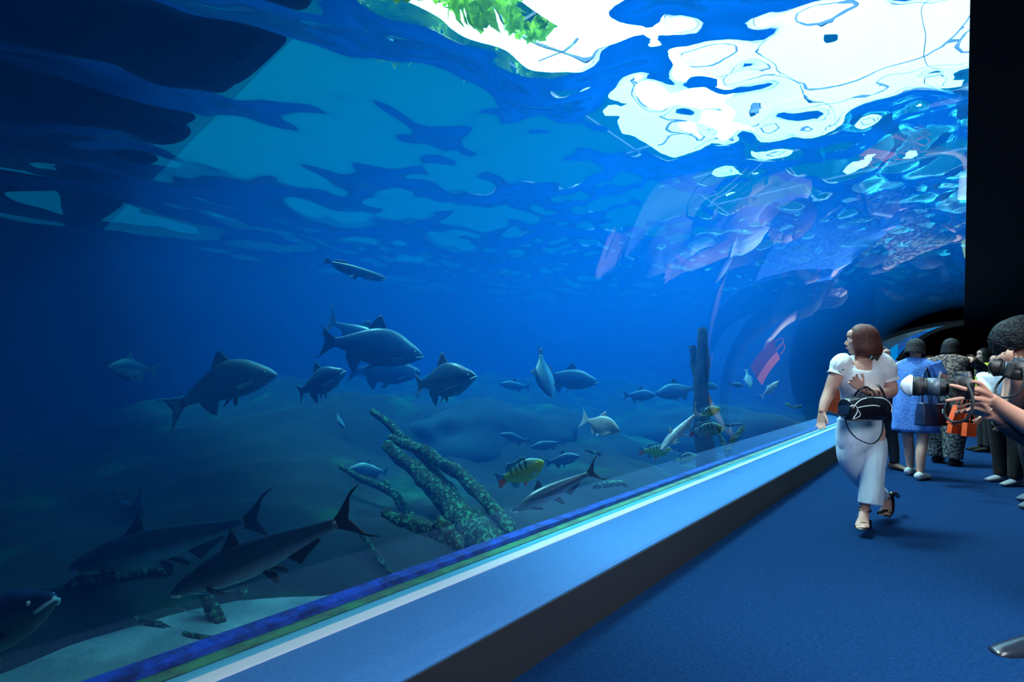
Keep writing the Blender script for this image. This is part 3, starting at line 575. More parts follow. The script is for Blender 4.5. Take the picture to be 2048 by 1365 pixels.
def hand(pn,w,d,side,curl=.5,sc=1,spread=.12,thumb=.6,cv=None,r=.0085):
    # w wrist point, d pointing along the palm, side towards the thumb
    d=d.normalized(); side=(side-d*side.dot(d)).normalized(); nn=d.cross(side) if cv is None else cv
    for i in range(4):
        off=(.030-.020*i); pn.add(T3([w+side*off*.45*sc,w+d*.045*sc+side*off*.85*sc,w+d*.088*sc+side*off*sc],[.014*sc,.013*sc,.011*sc]))
        ln=(.068,.076,.070,.055)[i]*sc; p=w+d*.088*sc+side*off*sc; a=spread*(1.5-i)/1.5; dd=(d+side*a).normalized(); pts=[p]
        for j,fr in enumerate((.45,.32,.27)):
            cu=curl*(.55+.5*j)*(1+.08*i); pts.append(pts[-1]+(dd*math.cos(cu)+nn*math.sin(cu))*ln*fr)
        pn.add(T3(pts,[r*1.08*sc,r*sc,r*.92*sc,r*.8*sc]))
    b=w+d*.025*sc+side*.022*sc; td=(d*math.cos(thumb)+side*math.sin(thumb)+nn*.25).normalized(); pn.add(T3([b,b+td*.035*sc,b+td*.062*sc+d*.006*sc,b+td*.075*sc+d*.022*sc],[.015*sc,.0115*sc,.010*sc,.0085*sc]))
# ---- the woman in white
def woman_white():
    p=Person('woman with auburn bob in white puff-sleeve blouse and pale trousers walking beside the tank',1725,4.03,.0065); q=p.q
    p.add(p.L([(1720,850,0,38,24),(1721,815,0,31,21),(1722,775,-.01,34,24),(1723,740,0,38,24),(1724,724,0,30,18)]))
    p.add(p.L([(1724,732,.02,16),(1722,712,.01,13),(1721,700,0,13)]))
    p.add(p.L([(1688,728,.0,14),(1672,752,0,13),(1660,783,.0,11.5),(1650,805,-.03,9.5),(1644,826,-.06,6.8)]))
    p.add(p.L([(1760,730,0,15),(1772,755,0,14),(1781,782,-.03,12.5),(1762,787,-.13,11),(1738,784,-.20,8.5),(1722,777,-.24,7)],ref=Vector((0,1,0))))
    hand(p,q(1644,824,-.06),Vector((-.12,-.15,-1)),Vector((.5,-1,0)),curl=.45,sc=.95)
    hand(p,q(1724,778,-.24),Vector((-.75,-.15,.62)),Vector((.45,-.3,.8)),curl=-.55,sc=1.0,spread=.25,thumb=.9)
    # legs and feet
    p.add(p.L([(1742,860,0,24),(1743,930,-.08,18),(1736,985,-.12,13),(1730,1012,-.12,8.5),(1729,1030,-.10,8.5)]))
    p.add(p.L([(1728,1022,-.10,8.5,9),(1727,1038,-.15,9.5,8),(1725,1049,-.21,12,5),(1724,1053,-.25,12.5,4)],ref=Vector((1,0,0))))
    for i in range(5): p.add(ell(q(1714.5+5.0*i,1056-(i*.3),-.275+.012*abs(i-3)),(.0105-.001*i+.001,.016,.009)))
    p.add(p.L([(1700,860,0,24),(1706,930,0,16),(1738,970,.14,12),(1762,990,.22,8.5),(1769,997,.24,8)]))
    p.add(p.L([(1768,990,.24,8,8),(1774,1005,.22,8,7),(1773,1020,.20,10,5),(1768,1027,.17,10.5,4.5)]))
    for i in range(5): p.add(ell(q(1760+4.6*i,1030-(i*.4),.15),(.0095,.013,.009)))
    hc=q(1721,681,0); head(p,hc,-2.1,.05,0,1.02,'bob',hairr,hair_len=.135)
    p.body(skin)
    white=mat('white_blouse',(238,240,243),.7,bump=.15,bscale=30); pants=mat('pale_trousers',(205,225,240),.75,noise_c=(196,218,236),scale=4,bump=.1,bscale=20)
    # blouse: V neck by a slanted open top
    v,f=p.L([(1719,846,0,41,27),(1719,825,0,35,25),(1720,803,0,34,25),(1722,780,-.01,39,28),(1723,757,-.01,42,29),(1723,740,0,43,27),(1724,728,0,37,22),(1725,719,.01,24,17)],k=56,fold=.05,ff=9,cap=False)
    n=len(v)//56; 
    for i in range(n):
        for j in range(56):
            th=2*PI*j/56; fr=max(0,-math.sin(th)) if True else 0
            u=v[i*56+j]
            if i>n-14:                                        # pull the front of the neckline down to a V
                c_=math.cos(th); front=(u.y<q(1724,728,0).y-.02)
                if front: u.z-=(i-(n-14))/13*.13*max(0,1-abs(u.x-q(1712,740,0).x)/.11)
    p.part('blouse',(v,f),white,solid=.006)
    for pts,sd in (([(1697,721,0,12,15),(1687,726,0,17,19),(1680,737,0,17,20),(1674,746,0,13,16),(1672,750,0,15,17)],1),([(1748,719,0,13,16),(1759,727,0,20,22),(1768,743,0,21,23),(1774,756,0,16,18),(1776,762,0,18,20)],2)):
        p.part('sleeve',p.L(pts,k=40,fold=.13,ff=12,cap=False,seed=sd,ref=Vector((0,1,0))),white,solid=.004)
    p.part('brooch',ell(q(1686,740,-.11),(.011,.004,.007)),mat('teal_stone',(60,130,120),.2),label='small teal brooch')
    tr=[]
    p.part('trousers',(lambda a:a)(p.L([(1720,838,0,42,27),(1720,860,0,45,30),(1720,885,-.01,44,29),(1720,902,-.01,40,24)],k=40,fold=.03,ff=6)),pants)
    p.part('trouser_leg',p.L([(1741,862,-.0,20,20),(1741,885,-.01,27,26),(1744,920,-.07,24,24),(1743,960,-.11,21,22),(1742,990,-.13,20.5,22),(1741.5,1009,-.14,21,22)],k=40,fold=.06,ff=8,cap=False,seed=3),pants,solid=.004)
    p.part('trouser_leg',p.L([(1700,862,-.0,20,20),(1702,890,-.0,25,27),(1707,930,0,22,23),(1738,970,.14,18.5,19),(1754,984,.20,15.5,16),(1762,991,.22,14.5,15)],k=40,fold=.07,ff=8,cap=False,seed=8),pants,solid=.004)
    sh=mat('black_patent',(16,18,24),.25); gold=mat('gold_metal',(190,165,110),.3,metal=.8)
    # sandals
    def sandal(off,strap,flip):
        g=[q(*c) for c in off]; o=p.part('sandal',loft([(c,r1,r2) for c,r1,r2 in zip(g,(.022,.024,.034,.036),(.006,.006,.006,.006))],k=16,ref=Vector((1,0,0))),sh)
        a=q(*strap[0]); ring=[]; 
        for i in range(17):
            th=2*PI*i/16; ring.append(a+Vector((math.cos(th)*.041,math.sin(th)*.042,.006*math.sin(th))))
        mesh('ankle_strap',*T3(ring,[.006]*17,6),sh,o); b=q(*strap[1]); arc_=[b+Vector((math.cos(PI*i/10)*.054,-.01*math.sin(PI*i/10),math.sin(PI*i/10)*.032-.012)) for i in range(11)]
        mesh('toe_strap',*T3(arc_,[.010]*11,8),sh,o); mesh('buckle',*ell(b+Vector((.028,-.018,.012)),(.016,.006,.010)),gold,o)
        return o
    o=sandal([(1733,1040,-.03),(1729,1048,-.12),(1726,1056,-.20),(1724,1060,-.28)],[(1729,1020,-.10),(1725,1052,-.21)],0)
    mesh('heel',*bx(q(1734,1050,-.02),(.022,.022,.040)),sh,o)
    o=sandal([(1782,992,.27),(1784,1005,.26),(1779,1021,.22),(1770,1032,.15)],[(1768,994,.24),(1769,1026,.17)],1)
    mesh('heel',*loft([(q(1782,990,.27),.024,.024),(q(1790,989,.33),.022,.022),(q(1795,993,.37),.020,.020)],k=12),sh,o)
    return p
ww=woman_white()
def bag_black():
    e=empty('handbag',P(1727,818,3.76),(0,0,TH)); setp(e,'small black leather barrel handbag with white piping on the forearm of the woman in white','handbag')
    k=.00376; V=lambda px,py,dy=0: Vector(((px-1727)*k,dy,(818-py)*k)); lea=mat('black_leather',(16,18,28),.28,bump=.1,bscale=40); pip=mat('white_piping',(225,230,235),.5)
    mesh('bag_body',*loft([(V(1687,820),.035,.06),(V(1690,820),.078,.075),(V(1708,818),.092,.082),(V(1745,818),.092,.082),(V(1763,820),.078,.075),(V(1766,820),.035,.06)],k=32,sub=4,fold=.05,ff=6,ref=Vector((0,0,1)),sq=.8),lea,e)
    for pts in ([(1690,816),(1697,806),(1706,799),(1716,796)],[(1733,795),(1748,796),(1760,803),(1766,814),(1765,824)],[(1698,815),(1712,812),(1730,810),(1742,812)],[(1684,812),(1694,810),(1699,818),(1697,826),(1690,836)],[(1698,816),(1704,826),(1702,832),(1690,837)]):
        mesh('piping',*T3([V(x,y,-.088) for x,y in pts],[.0035]*len(pts),6),pip,e)
    for dy,xo in ((-.05,0),(.05,6)):
        h=[V(1711+xo,800,dy),V(1713+xo,788,dy*.8),V(1722+xo,776,dy*.3),V(1732+xo,775,dy*.3),V(1741+xo,786,dy*.8),V(1744+xo,800,dy)]; mesh('handle',*T3(h,[.007]*6,8),lea,e)
    st=[V(1765,828,0),V(1770,805,0),V(1768,782,.02),V(1766,770,.06)]; mesh('strap',*loft([(a,.012,.003) for a in st],k=8),lea,e)
    lp=[V(1690,838,0),V(1696,860,-.01),V(1712,878,-.02),V(1735,887,-.03),V(1752,880,-.02),V(1763,862,-.01),V(1766,835,0)]; mesh('strap',*loft([(a,.007,.004) for a in lp],k=8,ref=Vector((0,1,0))),lea,e)
    mesh('buckle',*bx(V(1767,812,-.02),(.012,.004,.016)),pip,e)
bag_black()
def obox(name,label,cat,px,py,fwd,w,h,d,m,rot=0,fl=.0):      # paper shopping bag with open top and handles
    e=empty(name,P(px,py,fwd),(0,0,TH)); e.rotation_euler=(0,rot,TH); setp(e,label,cat)
    v=[];f=[]
    for z,s_ in ((-h/2,1),(h/2,.96)):
        for x,y in ((-1,-1),(0,-1),(1,-1),(1,0),(1,1),(0,1),(-1,1),(-1,0)):
            v.append((x*w/2*s_,(y*d/2 if x!=0 or True else 0)*(1 if abs(x) else .9),z))
    for j in range(8): f.append((j,(j+1)%8,8+(j+1)%8,8+j))
    f.append(tuple(range(8))[::-1]); o=mesh('bag_body',v,f,m,e,False); md=o.modifiers.new('s','SOLIDIFY'); md.thickness=.004
    for y in (-d*.45,d*.45): mesh('handle',*T3([(-w*.25,y,h*.48),(-w*.2,y,h*.5+.07),(0,y*.6,h*.5+.10),(w*.2,y,h*.5+.07),(w*.25,y,h*.48)],[.004]*5,6),m,e)
    return e
orange=mat('orange_paper',(240,92,30),.6,noise_c=(225,80,25),scale=5)
# ---- general figure: joints in metres, x right, y away, z up
def figure(label,px,fwd,H=1.62,yaw=0,top=None,leg=None,shoe=None,hair='bob',hm=None,lean=0,armL=None,armR=None,skin_=None,stride=.0,vox=.010,group=None,dress=None,hair_len=.13,wide=1,headyaw=None,headpitch=0,sleeve=.5,leg_w=1,eyes=True,tuck=0):
    p=Person(label,px,fwd,vox,group); R=Matrix.Rotation(yaw,3,'Z'); s=H/1.65; W=lambda x,y,z: R@Vector((x*s*wide if abs(x)<.3 else x*s,y*s,z*s))
    ln=lambda x,y,z: W(x,y-lean*max(0,(z-.9))/.55*.30,z-abs(lean)*max(0,(z-.9))*.12)
    p.add(loft([(W(0,0,.90),.15*s*wide,.10*s),(ln(0,0,1.05),.125*s*wide,.09*s),(ln(0,0,1.25),.15*s*wide,.10*s),(ln(0,0,1.36),.17*s*wide,.09*s),(ln(0,0,1.42),.10*s,.06*s)],ref=R@Vector((1,0,0))))
    hx=ln(0,-.02,1.53); p.add(loft([(ln(0,.01,1.38),.055*s,.055*s),(hx+Vector((0,0,-.03)),.05*s,.05*s)]))
    for sd in (1,-1):
        st=stride*sd
        p.add(loft([(W(sd*.085,0,.92),.085*s*wide,.09*s),(W(sd*.09,-st*.5,.50),.058*s,.06*s),(W(sd*.09,-st*.85,.30),.05*s,.055*s),(W(sd*.09,-st,.09),.034*s,.036*s)]))
        p.add(loft([(W(sd*.09,-st+.05,.05),.032*s,.04*s),(W(sd*.092,-st-.05,.045),.036*s,.034*s),(W(sd*.095,-st-.17,.025),.038*s,.018*s)],ref=R@Vector((1,0,0))))
        a=armL if sd<0 else armR; sh=ln(sd*.17,0,1.36)
        if a is None: el=ln(sd*.22,.02,1.08); wr=ln(sd*.23,-.06,.84); hd=Vector((0,0,-1)); 
        else: el,wr=[W(*t) for t in a[:2]]; hd=(wr-el)
        p.add(loft([(sh,.05*s,.05*s),(el,.038*s,.038*s),(wr,.026*s,.026*s)])); hand(p,wr,hd,R@Vector((0,-1,.3)),curl=.5,sc=.95*s)
        if sh is not None and top is not None:
            e2=sh.lerp(el,min(1,sleeve*1.0)) if sleeve<=1 else None
            pts=[(sh+Vector((0,0,.01)),.062*s,.062*s),(sh.lerp(el,min(1,sleeve)),.056*s,.056*s)]
            if sleeve>1: pts.append((el.lerp(wr,.9),.04*s,.04*s))
            p.part('sleeve',loft(pts,k=24,fold=.07,cap=False,seed=sd),top,solid=.004)
        if leg is not None:
            p.part('trouser_leg',loft([(W(sd*.08,0,.93),.10*s*wide,.11*s),(W(sd*.09,-st*.5,.50),.078*s*leg_w,.08*s*leg_w),(W(sd*.09,-st*.85,.28),.066*s*leg_w,.07*s*leg_w),(W(sd*.09,-st,.09),.058*s*leg_w,.06*s*leg_w)],k=28,fold=.06,ff=6,cap=False,seed=sd*4),leg,solid=.004)
        sm=shoe or black
        p.part('shoe',loft([(W(sd*.09,-st+.075,.05),.034*s,.040*s),(W(sd*.092,-st-.0,.052),.043*s,.046*s),(W(sd*.095,-st-.10,.040),.046*s,.032*s),(W(sd*.097,-st-.20,.025),.034*s,.016*s)],ref=R@Vector((1,0,0))),sm)
    head(p,hx,yaw if headyaw is None else headyaw,headpitch,0,.98*s,hair,hm,eyes,hair_len)
    p.body(skin_ or skin)
    R3=R@Vector((1,0,0))
    if dress: p.part('dress',loft([(W(0,0,dress[0]),.21*s*wide,.17*s),(W(0,0,.8),.20*s*wide,.165*s),(ln(0,0,1.05),.175*s*wide,.15*s),(ln(0,0,1.25),.175*s*wide,.13*s),(ln(0,0,1.36),.17*s*wide,.10*s),(ln(0,0,1.43),.08*s,.075*s)],k=40,fold=.10,ff=7,cap=False,ref=R3),top,solid=.004)
    elif top is not None: p.part('shirt',loft([(W(0,0,.86),.17*s*wide,.13*s),(ln(0,0,1.05),.15*s*wide,.115*s),(ln(0,0,1.25),.17*s*wide,.12*s),(ln(0,0,1.37),.185*s*wide,.105*s),(ln(0,0,1.43),.075*s,.07*s)],k=36,fold=.07,ff=6,cap=False,ref=R3),top,solid=.004)
    if leg is not None: p.part('trousers',loft([(W(0,0,.80),.165*s*wide,.125*s),(W(0,0,.93),.175*s*wide,.13*s),(W(0,0,1.0),.15*s*wide,.115*s)],k=28,ref=R3),leg)
    return p
denim=mat('blue_gauze',(96,150,225),.85,noise_c=(72,122,205),scale=40,bump=.3,bscale=60); navy=mat('dark_jeans',(14,18,36),.85,bump=.2); blk=mat('black_cloth',(12,13,18),.85,bump=.2)
slip=mat('white_canvas',(205,215,215),.7)
# person behind the woman in white, holding the orange bag
figure('dark-haired person in black and dark skinny jeans walking just behind the woman in white',1764,6.6,1.60,.1,top=blk,leg=navy,shoe=mat('tan_wedge',(120,90,75),.6),hair='long',hair_len=.2,armL=((-.30,-.02,1.12),(-.50,-.06,.98)),leg_w=.9,sleeve=.6,stride=.1)
obox('shopping_bag','plain orange paper bag seen between the arm and hip of the woman in white','bag',1672,803,6.5,.20,.31,.10,orange,rot=.30)
# woman in blue dress
p=figure('woman in loose blue dress and white slip-on shoes seen from behind, holding up a phone',1830,6.0,1.66,PI-.55-.5,top=denim,dress=(.55,),hair='bob',hair_len=.09,shoe=slip,stride=.13,armR=((.27,-.10,1.12),(.22,-.34,1.20)),armL=((-.26,-.05,1.1),(-.18,-.30,1.10)),wide=1.12,sleeve=.55,vox=.009,headpitch=.3,leg_w=1)
def phone():
    e=empty('phone',P(1878,756,5.75),(.3,0,TH+.9)); setp(e,'white phone held up by the woman in the blue dress','phone')
    mesh('phone_case',*bx((0,0,0),(.036,.005,.072)),mat('white_plastic',(220,228,235),.3),e,False); mesh('screen',*bx((0,-.0055,0),(.032,.001,.064)),mat('screen_glow',(110,150,190),.2,emit=.5),e,False)
phone()
def tote():
    e=empty('tote_bag',P(1868,828,5.6),(0,0,TH)); setp(e,'navy and maroon leather tote hanging from the shoulder of the woman in the blue dress','handbag'); k=.0056
    nv=mat('navy_leather',(28,48,84),.35,bump=.1); mr=mat('maroon_leather',(56,22,38),.4,bump=.1)
    mesh('bag_panel',*loft([(Vector((-.08,0,.12)),.09,.05),(Vector((-.085,0,0)),.10,.07),(Vector((-.085,0,-.13)),.10,.075)],k=28,sq=.6,fold=.05),nv,e)['label']='navy leather half of the tote'
    mesh('bag_body',*loft([(Vector((.07,.01,.11)),.10,.05),(Vector((.075,.01,0)),.12,.07),(Vector((.075,.01,-.13)),.125,.075)],k=28,sq=.6,fold=.05),mr,e)
    for dy in (-.05,.05): mesh('handle',*T3([(-.09,dy,.12),(-.10,dy*.5,.30),(-.085,0,.52),(-.02,dy*.5,.30),(.02,dy,.12)],[.008]*5,8),nv,e)
    mesh('tassel',*ell((.03,-.08,.03),(.008,.006,.03)),mat('white_piping',(225,230,235),.5),e)
tote()
lace=mat('brown_lace',(150,132,122),.9,noise_c=(60,50,52),scale=38,lo=.42,hi=.52,bump=.4); snake=mat('snake_print',(120,128,128),.85,noise_c=(26,34,46),scale=34,lo=.42,hi=.54,bump=.3)
figure('bent woman in brown lace top and snake-print wide trousers, reaching to the right',1890,6.9,1.78,2.1,top=lace,leg=snake,shoe=blk,hair='bob',hair_len=.08,lean=.5,armL=((-.22,-.38,1.22),(-.12,-.62,1.18)),armR=((.28,-.35,1.22),(.22,-.6,1.2)),wide=1.15,leg_w=1.6,sleeve=1.3,stride=.06)
figure('girl in yellow top with long straight black hair, in the tunnel crowd',1971,8.0,1.66,-1.9,top=mat('yellow_cloth',(205,205,60),.8),leg=blk,hair='long',hair_len=.33,eyes=False)
# white blouse person with grey backpack
wb=figure('person in white ruffled blouse and black trousers with a grey backpack, leaning forward',2016,5.65,1.5,-1.45,top=mat('white_cotton',(240,243,248),.8,bump=.3,bscale=20),leg=blk,shoe=mat('grey_flat',(150,165,175),.6),hair='long',hair_len=.2,lean=.35,armL=((.0,-.25,1.0),(.02,-.42,.82)),armR=((.22,-.25,1.02),(.2,-.40,.80)),wide=1.35,sleeve=.8,leg_w=1.15,stride=.05)
def backpack():
    e=empty('backpack',P(2022,788,5.3),(0,0,TH)); setp(e,'grey-blue soft backpack on the back of the person in the white ruffled blouse','backpack')
    g=mat('grey_nylon',(82,104,124),.6,bump=.2); e.rotation_euler=(0,.35,TH)
    mesh('bag_body',*loft([(Vector((0,0,.15)),.05,.05),(Vector((0,0,.10)),.085,.10),(Vector((0,0,-.05)),.095,.11),(Vector((0,0,-.15)),.07,.09)],k=28,sq=.7,fold=.06),g,e)
    mesh('pocket',*ell((0,-.10,-.05),(.06,.03,.06)),g,e); mesh('strap',*T3([(-.07,-.04,.12),(-.16,-.08,.08),(-.15,-.06,-.06),(-.07,-.03,-.12)],[.014]*4,8),g,e)
backpack()
obox('shopping_bag','tall orange paper bag, upper one of the bags held at right','bag',1914,832,4.95,.10,.19,.06,orange,rot=.35)
obox('shopping_bag','orange paper bag left of two hanging side by side at right','bag',1910,858,5.35,.12,.11,.06,orange,rot=.15)
obox('shopping_bag','orange paper bag right of two hanging side by side at right','bag',1938,860,5.15,.10,.14,.06,orange,rot=.08)
# striped shirt person at the right edge
figure('person in red-orange shirt, dark jeans and grey sneakers with red laces at the right edge',2072,4.75,1.72,-1.3,top=mat('red_stripes',(225,70,40),.8,noise_c=(150,30,30),scale=9),leg=navy,shoe=mat('grey_sneaker',(70,88,105),.7),hair='short',stride=.16,eyes=False,sleeve=.6)
# crowd in the tunnel
for px,f_,h,m,yw,hr,lb in [(1905,11.2,1.62,blk,-.4,'short','short-haired person in black in the tunnel, just right of the lace top'),(1933,12.6,1.68,navy,.3,'long','long-haired person in dark navy in the tunnel, left of the girl in yellow')]:
    figure(lb,px,f_,h,yw,top=m,leg=blk,hair=hr,hair_len=.2,vox=.014,eyes=False)
# ---- man bending over his camera at the right edge
def camman():
    p=Person('man with thick black hair bending over a camera held to his eye, right edge',2085,2.95,.008); q=p.q
    p.add(p.L([(2150,1010,.1,55,40),(2140,930,.05,52,38),(2105,830,.0,62,42),(2075,765,0,60,36),(2060,735,0,30,26),(2040,705,-.02,20)]))
    p.add(p.L([(2038,755,-.05,20),(2030,815,-.12,15),(2036,770,-.25,12),(2030,745,-.28,9)],ref=Vector((0,1,0)))); hand(p,q(2030,748,-.28),Vector((-.5,-.1,.5)),Vector((.2,-1,.2)),curl=.9,sc=.95)
    p.add(p.L([(2120,760,0,22),(2130,840,-.1,17),(2080,770,-.28,12),(2062,745,-.28,9)],ref=Vector((0,1,0)))); hand(p,q(2062,745,-.28),Vector((-.6,-.1,.2)),Vector((0,-1,.2)),curl=.9,sc=.95)
    for x in (2135,2172): p.add(p.L([(x,1000,.05,32),(x,1080,.0,22),(x,1150,0,14),(x-4,1168,-.08,14,8)]))
    head(p,q(2040,690,-.06),-1.75,.5,.0,1.25,'mop',hairb,False); p.body(skin2)
    p.part('shirt',p.L([(2152,1000,.1,60,45),(2142,930,.05,57,42),(2105,830,.0,62,46),(2078,770,0,62,40),(2066,742,0,30,26)],k=36,fold=.05,cap=False),blk,solid=.005)
    for x in (2135,2172): p.part('trouser_leg',p.L([(x,985,.05,38),(x,1080,.0,27),(x,1158,0,20)],k=24,fold=.05,cap=False),navy,solid=.005); p.part('shoe',p.L([(x+6,1164,.06,14,9),(x-2,1166,-.05,15,9),(x-10,1170,-.18,12,5)]),black)
camman()
def camera(px,py,fwd,label,rot,sc=1,lens=.15,white=True):
    e=empty('camera',P(px,py,fwd),(0,rot,TH-.68)); setp(e,label,'camera'); e.scale=(sc,sc,sc)   # local -x is where the lens points
    cb=mat('camera_black',(18,20,24),.45,bump=.1,bscale=80); gr=mat('camera_grey',(70,84,100),.4); wh=mat('hood_white',(205,225,240),.35); ring=mat('rubber_ring',(32,34,40),.7)
    mesh('camera_body',*loft([(Vector((0,-.07,0)),.03,.045),(Vector((0,-.06,0)),.036,.052),(Vector((0,.055,0)),.036,.052),(Vector((0,.07,0)),.03,.045)],k=24,sq=.55,ref=Vector((1,0,0))),cb,e)
    mesh('prism_hump',*loft([(Vector((0,0,.045)),.034,.04),(Vector((-.004,0,.075)),.028,.026)],k=16,sq=.6),cb,e); mesh('grip',*loft([(Vector((-.03,-.058,.04)),.018,.018),(Vector((-.035,-.058,-.045)),.016,.018)],k=14),ring,e)
    mesh('dial',*loft([(Vector((0,-.045,.05)),.013,.013),(Vector((0,-.045,.066)),.013,.013)],k=16),gr,e); mesh('shutter_button',*loft([(Vector((-.03,-.058,.042)),.006,.006),(Vector((-.03,-.058,.052)),.006,.006)],k=10),gr,e)
    mesh('rear_screen',*bx((.037,0,-.006),(.002,.036,.026)),mat('dark_glass',(30,44,70),.1),e,False)
    X=lambda t,r:(Vector((-.035-t,0,-.002)),r,r)
    lo=mesh('lens_barrel',*loft([X(0,.034),X(.02,.036),X(.03,.040),X(lens*.55,.041),X(lens*.6,.044),X(lens*.8,.045)],k=32,sub=3),cb,e)
    mesh('zoom_ring',*loft([X(lens*.25,.0425),X(lens*.5,.0425)],k=32,sub=2),gr,lo); mesh('focus_ring',*loft([X(lens*.62,.0465),X(lens*.76,.0465)],k=32,sub=2),ring,lo)
    mesh('front_glass',*loft([X(lens*.80,.038),X(lens*.82,.036)],k=24,sub=1),mat('dark_glass',(30,44,70),.1),lo)
    # petal hood
    k=48;v=[];f=[]
    for i in range(5):
        for j in range(k):
            th=2*PI*j/k; L_=lens*.8+(.030+.018*math.cos(2*th))*i/4; r_=.046+.006*i/4; v.append((-.035-L_,math.cos(th)*r_,math.sin(th)*r_))
    for i in range(4):
        for j in range(k): f.append((i*k+j,i*k+(j+1)%k,(i+1)*k+(j+1)%k,(i+1)*k+j))
    h=mesh('lens_hood',v,f,wh if white else cb,lo); h.modifiers.new('s','SOLIDIFY').thickness=.0025
    mesh('strap',*T3([(.01,-.075,.02),(.03,-.10,-.05),(.02,-.09,-.13),(-.03,-.05,-.16),(-.06,.0,-.12),(-.03,.06,-.03),(0,.075,.02)],[.006]*7,8),ring,e)
    return e
camera(1926,776,2.32,'black camera with long zoom lens and pale petal hood held out by the bare forearm',.04,1.0,.185)
camera(2034,742,2.5,'black camera at the face of the man with thick black hair',.25,.9,.045,False)
# ---- photographer reaching in from the right
def photographer():
    p=Person('photographer mostly outside the right edge, bare forearm and black leather shoe in view',2190,2.3,.0045); q=p.q
    p.add(p.L([(2180,1060,.1,70,50),(2180,960,.1,64,46),(2190,850,.1,76,50),(2195,740,.08,80,46),(2195,700,.08,50,34)])); p.add(p.L([(2195,720,.08,26),(2190,670,.06,24)]))
    p.add(p.L([(2140,745,.05,30),(2110,870,.0,25),(2075,858,0,22),(2048,843,0,19),(2015,822,0,15),(1990,804,0,12),(1978,796,0,13,11)],ref=Vector((0,1,0))))
    w=q(1982,798,0)
    for off,pts,r in ((0,[(1980,792,-.01),(1955,780,-.035),(1930,779,-.04),(1914,774,-.035),(1898,771,-.02)],.0105),(1,[(1980,797,.0),(1955,788,.02),(1935,788,.03),(1922,790,.045),(1912,792,.055)],.0105),(2,[(1980,802,.0),(1955,798,-.02),(1934,796,-.03),(1912,799,-.02),(1890,803,-.0)],.0100),(3,[(1980,806,.0),(1958,806,.0),(1938,806,.0),(1925,812,.01),(1914,816,.02)],.009)):
        g=[q(*a) for a in pts]; p.add(T3(g,[.0150,.0135,r*1.1,r,r*.8]))
    p.add(T3([q(1978,790,-.01),q(1966,775,-.03),q(1956,766,-.045),q(1942,763,-.05)],[.016,.0125,.0105,.009]))
    p.add(p.L([(2240,760,.1,30),(2215,880,.1,25),(2120,895,.1,20),(2050,868,.08,16),(2000,838,.05,12),(1975,828,.04,12)],ref=Vector((0,1,0)))); hand(p,q(1976,828,.04),Vector((-1,0,.25)),Vector((0,-1,.3)),curl=-.5,sc=.95)
    for x in (2160,2210): p.add(p.L([(x,1050,.1,42),(x-10,1170,.1,28),(x-20,1260,.1,18)]))
    p.add(p.L([(2130,1275,.0,18,14),(2090,1290,-.05,18,14),(2020,1305,-.08,16,9)],ref=Vector((0,1,0))))
    head(p,q(2185,640,.06),-1.2,.1,0,1,'short',hairb,False); p.body(skin2)
    p.part('shirt',p.L([(2180,1070,.1,78,56),(2180,960,.1,72,52),(2190,850,.1,84,56),(2195,745,.08,86,52),(2195,705,.08,50,36)],k=36,fold=.05,cap=False),blk,solid=.005)
    p.part('sleeve',p.L([(2236,750,.1,38),(2213,880,.1,32),(2120,897,.1,26),(2050,870,.08,20),(2000,840,.05,15)],k=24,fold=.08,cap=False,ref=Vector((0,1,0))),mat('charcoal_cloth',(46,52,62),.85),solid=.004)
    for x in (2160,2210): p.part('trouser_leg',p.L([(x,1040,.1,50),(x-8,1160,.1,38),(x-18,1268,.1,30)],k=24,fold=.05,cap=False),navy,solid=.005)
    lea=mat('black_shoe_leather',(30,36,48),.25); o=p.part('shoe',p.L([(2140,1285,-.02,22,26),(2100,1290,-.05,24,26),(2060,1297,-.07,21,26),(2020,1305,-.09,17,24),(1996,1308,-.10,12,19),(1988,1311,-.10,7,12)],ref=Vector((0,0,1))),lea)
    mesh('sole',*p.L([(2142,1312,-.02,5,28),(2060,1322,-.07,5,27),(2010,1325,-.09,5,25),(1986,1320,-.10,4,13)],ref=Vector((0,0,1))),black,o)
    o=p.part('shoe',p.L([(2240,1285,.12,22,26),(2180,1290,.10,24,26),(2140,1297,.09,20,24),(2110,1300,.08,12,16)],ref=Vector((0,0,1))),lea)
photographer()
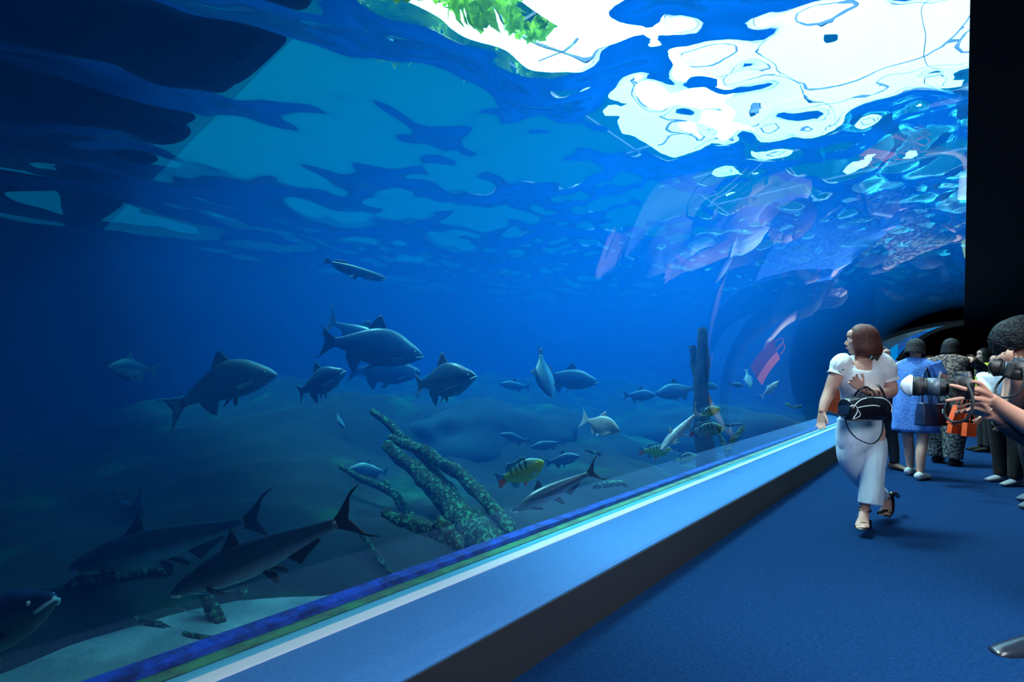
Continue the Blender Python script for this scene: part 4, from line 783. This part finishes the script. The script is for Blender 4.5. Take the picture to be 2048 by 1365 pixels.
# ------------------------------------------------------------------ things above the water
leafm=mat('leaf_green',(120,190,40),.5,noise_c=(60,140,40),scale=3)
nt=leafm.node_tree; b=nt.nodes['Principled BSDF']; tl_=nt.nodes.new('ShaderNodeBsdfTranslucent'); tl_.inputs[0].default_value=lin((150,215,50)); mxs=nt.nodes.new('ShaderNodeMixShader'); mxs.inputs[0].default_value=.6
nt.links.new(b.outputs[0],mxs.inputs[1]); nt.links.new(tl_.outputs[0],mxs.inputs[2]); nt.links.new(mxs.outputs[0],nt.nodes['Material Output'].inputs[0])
def plant(px,py,fwd,R_,label,seed):
    rnd=random.Random(seed); e=empty('hanging_plant',P(px,py,fwd)); setp(e,label,'plant',)
    v=[];f=[]
    for i in range(650):
        d=Vector((rnd.gauss(0,1),rnd.gauss(0,1),rnd.gauss(0,.8))).normalized()*R_*rnd.uniform(.35,1); t=Vector((rnd.gauss(0,1),rnd.gauss(0,1),rnd.gauss(0,1))).normalized(); u=t.orthogonal().normalized(); l=rnd.uniform(.10,.2); o=len(v)
        v+=[d-t*l,d+u*l*.4,d+t*l,d-u*l*.4]; f.append((o,o+1,o+2,o+3))
    o=mesh('foliage',v,f,leafm,e,False); o['kind']='stuff'
    mesh('basket',*ell((0,0,-R_*.2),(R_*.35,R_*.35,R_*.3)),mat('basket_brown',(70,52,40),.8),e)
    mesh('hanging_wire',*T3([(0,0,0),(0,0,7.3-e.location.z)],[.012,.012],6),black,e)
plant(790,35,7.2,.6,'blurred green foliage hanging above the water, leftmost of three',3)
plant(960,60,7.9,.7,'bright green foliage hanging above the water, middle of three',5)
plant(1085,100,9.2,.55,'green foliage hanging above the water, rightmost of three',9)
lav=mat('beam_paint',(120,130,170),.6)
for i in range(7):
    o=box('trim_ceiling_beam',(-7.3,3.6+i*2.9,7.3),(4.0,3.63+i*2.9,7.36),lav); o['kind']='structure'
for i in range(4):
    o=box('trim_ceiling_rib',(-6.6+i*2.8,2.6,7.3),(-6.57+i*2.8,24,7.36),lav); o['kind']='structure'
